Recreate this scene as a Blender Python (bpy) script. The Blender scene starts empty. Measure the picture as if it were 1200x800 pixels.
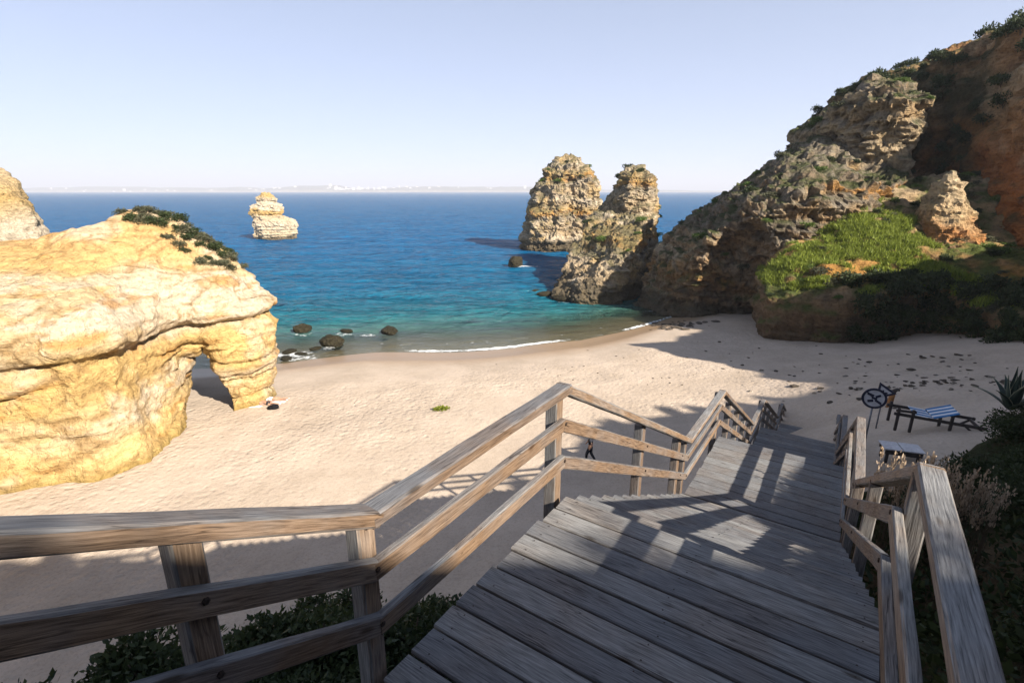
import bpy, math, random
import numpy as np
from mathutils import Vector, Matrix

random.seed(7)
RNG = np.random.default_rng(11)
scene = bpy.context.scene
COL = scene.collection
R = math.radians

# ------------------------------------------------------------------ camera, sky, sun, exposure
PITCH = math.atan(176 / 600.0)
CAM_Z = 15.0                                   # metres above the sea
cam_d = bpy.data.cameras.new('camera')
cam_d.sensor_width = 36.0
cam_d.lens = 18.0
cam_d.clip_start = 0.05
cam_d.clip_end = 60000.0
cam = bpy.data.objects.new('camera', cam_d)
cam.location = (0, 0, CAM_Z)
cam.rotation_euler = (math.pi / 2 - PITCH, 0, 0)
COL.objects.link(cam)
scene.camera = cam

SUN_EL = R(31.0)
SUN_AZ = R(137.0)                              # clockwise from +Y: behind the camera, to its right
to_sun = Vector((math.sin(SUN_AZ) * math.cos(SUN_EL), math.cos(SUN_AZ) * math.cos(SUN_EL), math.sin(SUN_EL)))

world = bpy.data.worlds.new('World')
scene.world = world
world.use_nodes = True
wn = world.node_tree
wn.nodes.clear()
sky = wn.nodes.new('ShaderNodeTexSky')
sky.sky_type = 'NISHITA'
sky.sun_disc = False
sky.sun_elevation = SUN_EL
sky.sun_rotation = SUN_AZ
sky.altitude = 20
sky.air_density = 0.5
sky.dust_density = 0.12
sky.ozone_density = 2.5
bg = wn.nodes.new('ShaderNodeBackground')
bg.inputs['Strength'].default_value = 0.05
wo = wn.nodes.new('ShaderNodeOutputWorld')
hz = wn.nodes.new('ShaderNodeMix')               # pale haze veil over the sky
hz.data_type = 'RGBA'
hz.inputs[7].default_value = (6.9, 7.9, 10.3, 1)
wtc = wn.nodes.new('ShaderNodeTexCoord')         # the veil thins with height like aerosol, shaped to weaken sky fill
wsx = wn.nodes.new('ShaderNodeSeparateXYZ')
wn.links.new(wtc.outputs['Generated'], wsx.inputs[0])
def wmath(op, a, b):
    m_ = wn.nodes.new('ShaderNodeMath')
    m_.operation = op
    for i_, v_ in enumerate((a, b)):
        if isinstance(v_, (int, float)): m_.inputs[i_].default_value = v_
        else: wn.links.new(v_, m_.inputs[i_])
    return m_.outputs[0]
zz_ = wmath('MAXIMUM', wsx.outputs['Z'], 0.0)
ex_ = wmath('POWER', 2.71828, wmath('MULTIPLY', zz_, -1.7))
wn.links.new(wmath('ADD', wmath('MULTIPLY', ex_, 0.75), 0.0), hz.inputs[0])
wn.links.new(sky.outputs[0], hz.inputs[6])
wn.links.new(hz.outputs[2], bg.inputs['Color'])
wn.links.new(bg.outputs[0], wo.inputs['Surface'])

sun_d = bpy.data.lights.new('sun', 'SUN')
sun_d.energy = 5.0
sun_d.angle = R(0.55)
sun_d.color = (1.0, 0.91, 0.79)
sun = bpy.data.objects.new('sun', sun_d)
sun.location = to_sun * 200
sun.rotation_euler = (-to_sun).to_track_quat('-Z', 'Y').to_euler()
COL.objects.link(sun)

scene.view_settings.view_transform = 'Standard'
scene.view_settings.look = 'None'
scene.view_settings.gamma = 1.0
scene.view_settings.use_curve_mapping = False
scene.view_settings.exposure = 1.32
scene.cycles.use_denoising = True
scene.cycles.max_bounces = 6
scene.cycles.diffuse_bounces = 1
scene.cycles.glossy_bounces = 3
scene.cycles.transparent_max_bounces = 12
scene.cycles.volume_bounces = 0

# ------------------------------------------------------------------ numeric helpers
def hash3(ix, iy, iz, seed=0):
    h = (ix.astype(np.int64) * 73856093) ^ (iy.astype(np.int64) * 19349663) ^ (iz.astype(np.int64) * 83492791) ^ (seed * 2654435)
    h = (h ^ (h >> 13)) * 1274126177 & 0x7fffffff
    h = (h ^ (h >> 15)) * 668265263 & 0x7fffffff
    return ((h ^ (h >> 11)) & 0xffffff) / float(0xffffff)

def vnoise(p, seed=0):
    """value noise in -1..1, p is (n,3)"""
    i = np.floor(p)
    f = p - i
    u = f * f * f * (f * (f * 6 - 15) + 10)
    i = i.astype(np.int64)
    out = 0
    for dx in (0, 1):
        wx = u[:, 0] if dx else 1 - u[:, 0]
        for dy in (0, 1):
            wy = u[:, 1] if dy else 1 - u[:, 1]
            for dz in (0, 1):
                wz = u[:, 2] if dz else 1 - u[:, 2]
                out = out + wx * wy * wz * hash3(i[:, 0] + dx, i[:, 1] + dy, i[:, 2] + dz, seed)
    return out * 2 - 1

def fbm(p, octaves=4, seed=0, gain=0.5, ridged=False):
    a, s, o = 1.0, 0.0, 0
    q = np.array(p, float)
    for k in range(octaves):
        n = vnoise(q + 17.3 * k, seed + k)
        if ridged:
            n = 1 - 2 * np.abs(n)
        o = o + a * n
        s += a
        a *= gain
        q = q * 2.03
    return o / s

def worley(p, seed=0):
    """distance to the two nearest feature points"""
    i = np.floor(p).astype(np.int64)
    d1 = np.full(len(p), 9.0)
    d2 = np.full(len(p), 9.0)
    cid = np.zeros(len(p))
    for dx in (-1, 0, 1):
        for dy in (-1, 0, 1):
            for dz in (-1, 0, 1):
                c = i + np.array([dx, dy, dz])
                q = np.stack([c[:, 0] + hash3(c[:, 0], c[:, 1], c[:, 2], seed),
                              c[:, 1] + hash3(c[:, 0], c[:, 1], c[:, 2], seed + 1),
                              c[:, 2] + hash3(c[:, 0], c[:, 1], c[:, 2], seed + 2)], 1)
                d = np.linalg.norm(q - p, axis=1)
                cid = np.where(d < d1, hash3(c[:, 0], c[:, 1], c[:, 2], seed + 7), cid)
                d2 = np.minimum(d2, np.maximum(d, d1))
                d1 = np.minimum(d1, d)
    return d1, d2, cid

def rbf(ctrl):
    c = np.array(ctrl, float)
    P, z = c[:, :-1], c[:, -1]
    n = len(P)
    D = np.linalg.norm(P[:, None] - P[None], axis=2)
    A = np.zeros((n + 3, n + 3))
    A[:n, :n] = D + 1e-6 * np.eye(n)
    A[:n, n] = 1
    A[:n, n + 1:] = P
    A[n, :n] = 1
    A[n + 1:, :n] = P.T
    w = np.linalg.lstsq(A, np.r_[z, 0, 0, 0], rcond=None)[0]
    def ev(x, y):
        sh = np.shape(x)
        q = np.stack([np.ravel(x), np.ravel(y)], 1)
        o = w[n] + q @ w[n + 1:]
        for k in range(n):
            o = o + w[k] * np.hypot(q[:, 0] - P[k, 0], q[:, 1] - P[k, 1])
        return o.reshape(sh)
    return ev

def poly_sdf(X, Y, poly):
    p = np.array(poly, float)
    d = np.full(X.shape, 1e9)
    inside = np.zeros(X.shape, bool)
    for a, b in zip(p, np.roll(p, -1, 0)):
        e = b - a
        t = np.clip(((X - a[0]) * e[0] + (Y - a[1]) * e[1]) / (e @ e), 0, 1)
        d = np.minimum(d, np.hypot(X - a[0] - t * e[0], Y - a[1] - t * e[1]))
        if a[1] != b[1]:
            c = ((a[1] > Y) != (b[1] > Y)) & (X < (b[0] - a[0]) * (Y - a[1]) / (b[1] - a[1]) + a[0])
            inside ^= c
    return np.where(inside, -d, d)

def smax(a, b, k):
    h = np.clip(0.5 + 0.5 * (a - b) / k, 0, 1)
    return b + (a - b) * h + k * h * (1 - h)

def smin(a, b, k):
    return -smax(-a, -b, k)

def surface_nets(F, lo, h):
    ins = F < 0
    n = [s - 1 for s in F.shape]
    corners = [(a, b, c) for a in (0, 1) for b in (0, 1) for c in (0, 1)]
    cnt = np.zeros(n, np.int8)
    for a, b, c in corners:
        cnt += ins[a:a + n[0], b:b + n[1], c:c + n[2]]
    act = (cnt > 0) & (cnt < 8)
    idx = np.full(n, -1, np.int64)
    I = np.argwhere(act)
    idx[act] = np.arange(len(I))
    vals = np.stack([F[I[:, 0] + a, I[:, 1] + b, I[:, 2] + c] for a, b, c in corners], 1)
    pos = np.zeros((len(I), 3))
    m = np.zeros(len(I))
    for i, ca in enumerate(corners):
        for j, cb in enumerate(corners):
            if j > i and sum(abs(x - y) for x, y in zip(ca, cb)) == 1:
                va, vb = vals[:, i], vals[:, j]
                s = (va < 0) != (vb < 0)
                t = np.where(s, va / np.where(s, va - vb, 1), 0)
                pos += np.where(s[:, None], np.array(ca) + t[:, None] * (np.array(cb) - np.array(ca)), 0)
                m += s
    V = (I + pos / m[:, None]) * h + np.array(lo)
    quads = []
    for ax in range(3):
        sl0 = [slice(1, k) for k in n]
        sl1 = [slice(1, k) for k in n]
        sl0[ax] = slice(0, n[ax])
        sl1[ax] = slice(1, n[ax] + 1)
        A, B = ins[tuple(sl0)], ins[tuple(sl1)]
        for flip in (0, 1):
            E = np.argwhere((A & ~B) if not flip else (~A & B))
            off = np.ones(3, int)
            off[ax] = 0
            E = E + off
            b, c = [(1, 2), (2, 0), (0, 1)][ax]
            q = []
            for db, dc in ((-1, -1), (0, -1), (0, 0), (-1, 0)):
                t = E.copy()
                t[:, b] += db
                t[:, c] += dc
                q.append(idx[t[:, 0], t[:, 1], t[:, 2]])
            q = np.stack(q, 1)
            quads.append(q[:, ::-1] if flip else q)
    Q = np.concatenate(quads)
    return V, Q[(Q >= 0).all(1)]

def vnormals(V, Q):
    N = np.zeros_like(V)
    fn = np.cross(V[Q[:, 2]] - V[Q[:, 0]], V[Q[:, 3 if Q.shape[1] == 4 else 1]] - V[Q[:, 1 if Q.shape[1] == 4 else 0]])
    if Q.shape[1] == 3:
        fn = np.cross(V[Q[:, 1]] - V[Q[:, 0]], V[Q[:, 2]] - V[Q[:, 0]])
    for k in range(Q.shape[1]):
        for a in range(3):
            N[:, a] += np.bincount(Q[:, k], fn[:, a], len(V))
    return N / (np.linalg.norm(N, axis=1)[:, None] + 1e-9)

# ------------------------------------------------------------------ object helpers
def mesh_np(name, V, F, mat=None, smooth=True, col=None, attrs=None):
    V = np.asarray(V, np.float32)
    F = np.asarray(F, np.int32)
    k = F.shape[1]
    me = bpy.data.meshes.new(name)
    me.vertices.add(len(V))
    me.vertices.foreach_set('co', V.ravel())
    me.loops.add(F.size)
    me.loops.foreach_set('vertex_index', F.ravel())
    me.polygons.add(len(F))
    me.polygons.foreach_set('loop_start', np.arange(0, F.size, k, dtype=np.int32))
    me.polygons.foreach_set('use_smooth', np.full(len(F), bool(smooth)))
    me.update(calc_edges=True)
    if col is not None:
        a = me.color_attributes.new('Col', 'FLOAT_COLOR', 'POINT')
        c = np.ones((len(V), 4), np.float32)
        c[:, :3] = col
        a.data.foreach_set('color', c.ravel())
    for nm, arr in (attrs or {}).items():
        a = me.attributes.new(nm, 'FLOAT', 'POINT')
        a.data.foreach_set('value', np.asarray(arr, np.float32))
    if mat:
        me.materials.append(mat)
    return me

def link(name, me, parent=None, matrix=None):
    o = bpy.data.objects.new(name, me)
    COL.objects.link(o)
    if parent:
        o.parent = parent
    if matrix is not None:
        o.matrix_local = matrix
    return o

def empty(name, loc=(0, 0, 0), rz=0.0):
    o = bpy.data.objects.new(name, None)
    o.empty_display_size = 0.3
    o.location = loc
    o.rotation_euler = (0, 0, rz)
    COL.objects.link(o)
    return o

def tag(o, label=None, cat=None, group=None, kind=None):
    if label: o['label'] = label
    if cat: o['category'] = cat
    if group: o['group'] = group
    if kind: o['kind'] = kind
    return o

def pymesh(name, verts, faces, mat=None, smooth=False):
    me = bpy.data.meshes.new(name)
    me.from_pydata([tuple(v) for v in verts], [], faces)
    if smooth:
        me.polygons.foreach_set('use_smooth', [True] * len(me.polygons))
    if mat:
        me.materials.append(mat)
    me.update()
    return me

class MB:
    """collects simple solids into one mesh"""
    def __init__(self):
        self.v, self.f = [], []
    def add(self, vs, fs):
        n = len(self.v)
        self.v += [tuple(v) for v in vs]
        self.f += [tuple(i + n for i in f) for f in fs]
        return self
    def tube(self, pts, rad, sides=8, cap=True):
        pts = [Vector(p) for p in pts]
        rad = rad if isinstance(rad, (list, tuple)) else [rad] * len(pts)
        vs, fs = [], []
        for i, p in enumerate(pts):
            d = (pts[min(i + 1, len(pts) - 1)] - pts[max(i - 1, 0)]).normalized()
            a = d.orthogonal().normalized() if i == 0 else (a - d * a.dot(d)).normalized()
            b = d.cross(a)
            for k in range(sides):
                t = 2 * math.pi * k / sides
                vs.append(p + (a * math.cos(t) + b * math.sin(t)) * rad[i])
        for i in range(len(pts) - 1):
            for k in range(sides):
                k2 = (k + 1) % sides
                fs.append((i * sides + k, i * sides + k2, (i + 1) * sides + k2, (i + 1) * sides + k))
        if cap:
            fs.append(tuple(range(sides))[::-1])
            fs.append(tuple((len(pts) - 1) * sides + k for k in range(sides)))
        return self.add(vs, fs)
    def box(self, c, s, m=None, ch=0.0):
        x, y, z = s[0] / 2, s[1] / 2, s[2] / 2
        vs = [Vector((sx * x, sy * y, sz * z)) for sx in (-1, 1) for sy in (-1, 1) for sz in (-1, 1)]
        if m is not None:
            vs = [m @ v for v in vs]
        vs = [v + Vector(c) for v in vs]
        return self.add(vs, [(0, 1, 3, 2), (4, 6, 7, 5), (0, 4, 5, 1), (2, 3, 7, 6), (0, 2, 6, 4), (1, 5, 7, 3)])
    def mesh(self, name, mat, smooth=False):
        return pymesh(name, self.v, self.f, mat, smooth)

# ------------------------------------------------------------------ materials
def new_mat(name):
    m = bpy.data.materials.new(name)
    m.use_nodes = True
    nt = m.node_tree
    nt.nodes.clear()
    out = nt.nodes.new('ShaderNodeOutputMaterial')
    b = nt.nodes.new('ShaderNodeBsdfPrincipled')
    nt.links.new(b.outputs[0], out.inputs['Surface'])
    b.inputs['Roughness'].default_value = 0.85
    b.inputs['Specular IOR Level'].default_value = 0.25
    return m, nt, b

def nd(nt, typ, **kw):
    n = nt.nodes.new(typ)
    for k, v in kw.items():
        if k in ('scale', 'detail', 'rough', 'dist'):
            n.inputs[{'scale': 'Scale', 'detail': 'Detail', 'rough': 'Roughness', 'dist': 'Distortion'}[k]].default_value = v
        else:
            setattr(n, k, v)
    return n

def ramp(nt, src, stops):
    r = nt.nodes.new('ShaderNodeValToRGB')
    el = r.color_ramp.elements
    while len(el) < len(stops):
        el.new(0.5)
    for e, (p, c) in zip(el, stops):
        e.position = p
        e.color = (*c, 1) if len(c) == 3 else c
    nt.links.new(src, r.inputs[0])
    return r

def mixrgb(nt, a, b, fac, mode='MIX'):
    m = nt.nodes.new('ShaderNodeMix')
    m.data_type = 'RGBA'
    m.blend_type = mode
    for s, v in ((m.inputs[6], a), (m.inputs[7], b), (m.inputs[0], fac)):
        if hasattr(v, 'links') or hasattr(v, 'is_linked'):
            nt.links.new(v, s)
        elif isinstance(v, (int, float)):
            s.default_value = v
        else:
            s.default_value = (*v, 1)
    return m.outputs[2]

def bump(nt, h, strength, dist, nrm=None):
    b = nt.nodes.new('ShaderNodeBump')
    b.inputs['Strength'].default_value = strength
    b.inputs['Distance'].default_value = dist
    nt.links.new(h, b.inputs['Height'])
    if nrm is not None:
        nt.links.new(nrm, b.inputs['Normal'])
    return b.outputs[0]

def mat_plain(name, c, rough=0.8, var=0.25, scale=6.0, spec=0.25, metal=0.0):
    m, nt, b = new_mat(name)
    tc = nt.nodes.new('ShaderNodeTexCoord')
    n = nd(nt, 'ShaderNodeTexNoise', scale=scale, detail=5.0)
    nt.links.new(tc.outputs['Object'], n.inputs['Vector'])
    lo = tuple(x * (1 - var) for x in c)
    hi = tuple(min(1, x * (1 + var)) for x in c)
    r = ramp(nt, n.outputs[0], [(0.3, lo), (0.7, hi)])
    nt.links.new(r.outputs[0], b.inputs['Base Color'])
    b.inputs['Roughness'].default_value = rough
    b.inputs['Specular IOR Level'].default_value = spec
    b.inputs['Metallic'].default_value = metal
    return m

def mat_rock(name, fine=1.0, layer=0.9, lo=0.6):
    m, nt, b = new_mat(name)
    tc = nt.nodes.new('ShaderNodeTexCoord')
    at = nt.nodes.new('ShaderNodeVertexColor')
    at.layer_name = 'Col'
    n1 = nd(nt, 'ShaderNodeTexNoise', scale=2.3 * fine, detail=8.0, rough=0.65)
    n2 = nd(nt, 'ShaderNodeTexNoise', scale=0.55 * fine, detail=4.0, rough=0.6)
    mp = nt.nodes.new('ShaderNodeMapping')
    mp.inputs['Scale'].default_value = (0.35, 0.35, 2.6)
    n3 = nd(nt, 'ShaderNodeTexNoise', scale=1.2 * fine, detail=5.0, rough=0.6, dist=0.4)
    for n in (n1, n2):
        nt.links.new(tc.outputs['Object'], n.inputs['Vector'])
    nt.links.new(tc.outputs['Object'], mp.inputs['Vector'])
    nt.links.new(mp.outputs[0], n3.inputs['Vector'])
    v1 = ramp(nt, n1.outputs[0], [(0.30, (lo, lo * 0.97, lo * 0.92)), (0.52, (1.0, 1.0, 1.0)), (0.75, (1.22, 1.20, 1.16))])
    v3 = ramp(nt, n3.outputs[0], [(0.3, (0.78, 0.72, 0.64)), (0.6, (1.06, 1.04, 1.0))])
    c = mixrgb(nt, at.outputs[0], v1.outputs[0], 0.8, 'MULTIPLY')
    c = mixrgb(nt, c, v3.outputs[0], 0.75, 'MULTIPLY')
    nt.links.new(c, b.inputs['Base Color'])
    b.inputs['Roughness'].default_value = 0.93
    b.inputs['Specular IOR Level'].default_value = 0.15
    vo = nd(nt, 'ShaderNodeTexVoronoi', scale=1.7 * fine, feature='DISTANCE_TO_EDGE')
    wv = mixrgb(nt, tc.outputs['Object'], n1.outputs['Color'], 0.25)
    nt.links.new(wv, vo.inputs['Vector'])
    cr = ramp(nt, vo.outputs['Distance'], [(0.0, (0, 0, 0)), (0.06, (1, 1, 1))])
    h1 = bump(nt, n1.outputs[0], 1.0, 0.42 / fine * (0.6 / lo) ** 1.3)
    h2 = bump(nt, n3.outputs[0], layer, 0.42 * layer / fine, h1)
    h3 = bump(nt, cr.outputs[0], 0.4, 0.10 / fine, h2)
    nt.links.new(h3, b.inputs['Normal'])
    return m

def mat_wood(name, pale=1.0):
    m, nt, b = new_mat(name)
    tc = nt.nodes.new('ShaderNodeTexCoord')
    oi = nt.nodes.new('ShaderNodeObjectInfo')
    ad = nt.nodes.new('ShaderNodeVectorMath')
    ad.operation = 'MULTIPLY_ADD'
    nt.links.new(oi.outputs['Random'], ad.inputs[0])
    ad.inputs[1].default_value = (37.0, 53.0, 71.0)
    nt.links.new(tc.outputs['Object'], ad.inputs[2])
    w = nd(nt, 'ShaderNodeTexNoise', scale=1.6, detail=2.0)
    nt.links.new(ad.outputs[0], w.inputs['Vector'])
    wob = mixrgb(nt, ad.outputs[0], w.outputs['Color'], 0.045)
    mp = nt.nodes.new('ShaderNodeMapping')
    mp.inputs['Scale'].default_value = (2.2, 52.0, 52.0)
    nt.links.new(wob, mp.inputs['Vector'])
    g = nd(nt, 'ShaderNodeTexNoise', scale=2.2, detail=7.0, rough=0.62)
    nt.links.new(mp.outputs[0], g.inputs['Vector'])
    big = nd(nt, 'ShaderNodeTexNoise', scale=1.3, detail=4.0, rough=0.6)
    nt.links.new(ad.outputs[0], big.inputs['Vector'])
    grey = ramp(nt, g.outputs[0], [(0.28, (0.042, 0.043, 0.045)), (0.42, (0.145, 0.147, 0.150)), (0.60, (0.238, 0.24, 0.243)), (0.78, (0.34, 0.342, 0.345))])
    brown = ramp(nt, g.outputs[0], [(0.28, (0.055, 0.029, 0.014)), (0.44, (0.17, 0.098, 0.048)), (0.62, (0.275, 0.168, 0.088)), (0.80, (0.37, 0.265, 0.17))])
    bf = ramp(nt, big.outputs[0], [(0.42, (0, 0, 0)), (0.62, (1, 1, 1))])
    mx = nt.nodes.new('ShaderNodeMath')
    mx.operation = 'MULTIPLY'
    nt.links.new(bf.outputs[0], mx.inputs[0])
    mx.inputs[1].default_value = 0.4 if pale < 1 else 0.2
    # the flanks of the rails kept their brown, the weathered tops went grey
    geo = nt.nodes.new('ShaderNodeNewGeometry')
    sx = nt.nodes.new('ShaderNodeSeparateXYZ')
    nt.links.new(tc.outputs['Normal'], sx.inputs[0])
    ab = nt.nodes.new('ShaderNodeMath')
    ab.operation = 'ABSOLUTE'
    nt.links.new(sx.outputs['Z'], ab.inputs[0])
    side = nt.nodes.new('ShaderNodeMapRange')
    side.inputs['From Min'].default_value = 0.3
    side.inputs['From Max'].default_value = 0.8
    side.inputs['To Min'].default_value = 0.85 if pale < 1 else 0.3
    side.inputs['To Max'].default_value = 0.0
    nt.links.new(ab.outputs[0], side.inputs['Value'])
    mx2 = nt.nodes.new('ShaderNodeMath')
    mx2.operation = 'MAXIMUM'
    nt.links.new(mx.outputs[0], mx2.inputs[0])
    nt.links.new(side.outputs[0], mx2.inputs[1])
    mx3 = nt.nodes.new('ShaderNodeMath')
    mx3.operation = 'MULTIPLY'
    nt.links.new(mx2.outputs[0], mx3.inputs[0])
    mr = nt.nodes.new('ShaderNodeMapRange')
    mr.inputs['From Min'].default_value = 0.3
    mr.inputs['From Max'].default_value = 0.6
    mr.inputs['To Min'].default_value = 0.45
    mr.inputs['To Max'].default_value = 1.0
    nt.links.new(big.outputs[0], mr.inputs['Value'])
    nt.links.new(mr.outputs[0], mx3.inputs[1])
    c = mixrgb(nt, grey.outputs[0], brown.outputs[0], mx3.outputs[0])
    # per-piece tone
    tone = ramp(nt, oi.outputs['Random'], [(0.0, (0.72, 0.72, 0.74)), (0.5, (0.95, 0.94, 0.92)), (1.0, (1.12, 1.10, 1.06))])
    c = mixrgb(nt, c, tone.outputs[0], 1.0, 'MULTIPLY')
    # knots
    mk = nt.nodes.new('ShaderNodeMapping')
    mk.inputs['Scale'].default_value = (1.6, 5.5, 5.5)
    nt.links.new(wob, mk.inputs['Vector'])
    vo = nd(nt, 'ShaderNodeTexVoronoi', scale=1.0)
    nt.links.new(mk.outputs[0], vo.inputs['Vector'])
    kn = ramp(nt, vo.outputs['Distance'], [(0.05, (0.25, 0.18, 0.12)), (0.12, (1, 1, 1))])
    c = mixrgb(nt, c, kn.outputs[0], 0.8, 'MULTIPLY')
    # drying splits along the grain
    ms_ = nt.nodes.new('ShaderNodeMapping')
    ms_.inputs['Scale'].default_value = (0.9, 20.0, 20.0)
    nt.links.new(wob, ms_.inputs['Vector'])
    sp_ = nd(nt, 'ShaderNodeTexNoise', scale=1.5, detail=2.0, rough=0.4)
    nt.links.new(ms_.outputs[0], sp_.inputs['Vector'])
    split = ramp(nt, sp_.outputs[0], [(0.478, (1, 1, 1)), (0.5, (0.12, 0.10, 0.09)), (0.515, (1, 1, 1))])
    gate = ramp(nt, big.outputs[0], [(0.45, (0, 0, 0)), (0.58, (0.85, 0.85, 0.85))])
    c = mixrgb(nt, c, mixrgb(nt, c, split.outputs[0], 1.0, 'MULTIPLY'), gate.outputs[0])
    nt.links.new(c, b.inputs['Base Color'])
    b.inputs['Roughness'].default_value = 0.72
    b.inputs['Specular IOR Level'].default_value = 0.3
    n1 = bump(nt, g.outputs[0], 0.75, 0.006)
    n2 = bump(nt, big.outputs[0], 0.3, 0.01, n1)
    nt.links.new(n2, b.inputs['Normal'])
    return m

def mat_leaf(name, c1, c2, trans=0.25, rough=0.6):
    m, nt, b = new_mat(name)
    oi = nt.nodes.new('ShaderNodeObjectInfo')
    geo = nt.nodes.new('ShaderNodeNewGeometry')
    ri = nt.nodes.new('ShaderNodeMath')
    ri.operation = 'ADD'
    nt.links.new(geo.outputs['Random Per Island'], ri.inputs[0])
    sc = nt.nodes.new('ShaderNodeMath')
    sc.operation = 'MULTIPLY'
    nt.links.new(oi.outputs['Random'], sc.inputs[0])
    sc.inputs[1].default_value = 0.5
    nt.links.new(sc.outputs[0], ri.inputs[1])
    hf = nt.nodes.new('ShaderNodeMath')
    hf.operation = 'MULTIPLY'
    nt.links.new(ri.outputs[0], hf.inputs[0])
    hf.inputs[1].default_value = 0.667
    r = ramp(nt, hf.outputs[0], [(0.05, c1), (0.95, c2)])
    nt.links.new(r.outputs[0], b.inputs['Base Color'])
    b.inputs['Roughness'].default_value = rough
    t = nt.nodes.new('ShaderNodeBsdfTranslucent')
    nt.links.new(r.outputs[0], t.inputs['Color'])
    mix = nt.nodes.new('ShaderNodeMixShader')
    mix.inputs[0].default_value = trans
    nt.links.new(b.outputs[0], mix.inputs[1])
    nt.links.new(t.outputs[0], mix.inputs[2])
    nt.links.new(mix.outputs[0], nt.nodes['Material Output'].inputs['Surface'])
    return m

M_WOOD = mat_wood('weathered_deck_wood', 1.0)
M_RAIL = mat_wood('weathered_rail_wood', 0.8)
M_ROCK = mat_rock('limestone', 1.35, 0.9, 0.42)
M_ROCKF = mat_rock('limestone_fine', 1.6, 0.45)
M_LEAF_DARK = mat_leaf('scrub_leaf_dark', (0.018, 0.030, 0.012), (0.065, 0.085, 0.030))
M_LEAF_GREY = mat_leaf('scrub_leaf_grey', (0.050, 0.055, 0.030), (0.13, 0.13, 0.075))
M_LEAF_GREEN = mat_leaf('scrub_leaf_green', (0.045, 0.085, 0.015), (0.13, 0.19, 0.04))
M_GRASS = mat_leaf('grass_blade', (0.09, 0.13, 0.014), (0.30, 0.35, 0.055), 0.3)
M_DRY = mat_leaf('dry_flower', (0.30, 0.21, 0.13), (0.60, 0.47, 0.34), 0.25)
M_TWIG = mat_plain('twig', (0.10, 0.075, 0.05), 0.9)

# ------------------------------------------------------------------ staircase frame of reference
TH = R(33.6)
HX, HY = math.sin(TH), math.cos(TH)            # direction the stairs lead down
RX, RY = math.cos(TH), -math.sin(TH)           # to the right of it
W_L, W_R = -1.97, 0.59                         # handrail lines
S = dict(U=-7.6, A=1.586, B=3.838, C=8.78, D=11.557, E=17.655, F=20.08, G=27.27, H=29.25, K=32.2)
RAIL_H = 1.13
LV = [13.34, 10.71, 7.51, 4.06]                # handrail level at the four landings
DK = [z - RAIL_H for z in LV]
SLOPE_U = 0.53
DECK_PTS = [(S['U'], DK[0] + (S['A'] - S['U']) * SLOPE_U), (S['A'], DK[0]), (S['B'], DK[0]), (S['C'], DK[1]), (S['D'], DK[1]),
            (S['E'], DK[2]), (S['F'], DK[2]), (S['G'], DK[3]), (S['H'], DK[3]), (S['K'], DK[3] - 1.45)]

def deck_z(s):
    return float(np.interp(s, [p[0] for p in DECK_PTS], [p[1] for p in DECK_PTS]))

def sw(s, w, z=0.0):
    return Vector((HX * s + RX * w, HY * s + RY * w, z))

# ------------------------------------------------------------------ ground: beach with the sea bed
WL_X = [-120, -60, -35, -20.6, -13.2, -5, 0, 7.1, 14.3, 19.3, 26, 40, 120]
WL_Y = [30, 38, 41, 44.4, 46.9, 47.9, 48.7, 51.1, 57.0, 61, 66, 72, 90]
PD = [-400, -120, -60, -30, -14, -7, -3.5, -1.2, 0, 2, 4.5, 7, 11, 20, 40]
PZ = [-60, -22, -10, -4.6, -1.9, -0.85, -0.36, -0.10, 0, 0.24, 0.62, 0.86, 1.2, 1.5, 1.6]

RAMP = rbf([(x, y, z) for x, y, z in [
    (-30, 10, 0), (-20, 20, 0), (-12, 10, 0), (-5, 20, 0), (-3, 28, 0), (3, 24, 0.1), (5, 20, 0.2), (6, 32, 0), (0, 40, 0), (11, 40, 0), (12, 30, .2),
    (14.8, 26, 0.5), (11, 23.5, 0.9), (9, 17, 2.6), (12.1, 15.8, 4.7), (15, 16.5, 5.2), (12.3, 14.4, 5.2), (18, 19, 4.9), (20, 25, 3.3), (26, 30, 2.4), (30, 36, 2.0),
    (25, 44, .3), (20, 36, 0.5), (20, 44, 0.0), (25, 55, 0.2), (32, 44, .6), (36, 40, 2.0), (30, 28, 3.6), (24, 21, 5.0), (40, 30, 5), (45, 10, 8), (30, 5, 8), (15, 5, 5), (8, 8, 3)]])

def beach_z(x, y):
    d = np.interp(x, WL_X, WL_Y) - y
    d = d + 0.5 * np.sin(x * 0.33) * np.exp(-(d / 7.0) ** 2)
    z = np.interp(d, PD, PZ)
    r = np.clip(RAMP(x, y), 0, 9) * np.clip(d / 9.0, 0, 1)
    return z + r

def axis(lo, hi, fine_lo, fine_hi, hf, hc):
    a = [lo]
    while a[-1] < hi:
        x = a[-1]
        if fine_lo <= x <= fine_hi:
            st = hf
        else:
            g = max(fine_lo - x, x - fine_hi, 0)
            st = min(hc, hf + g * 0.08)
        a.append(x + st)
    return np.array(a)

def grid_faces(nx, ny):
    i, j = np.meshgrid(np.arange(nx - 1), np.arange(ny - 1), indexing='ij')
    a = (i * ny + j).ravel()
    return np.stack([a, a + ny, a + ny + 1, a + 1], 1)

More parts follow.
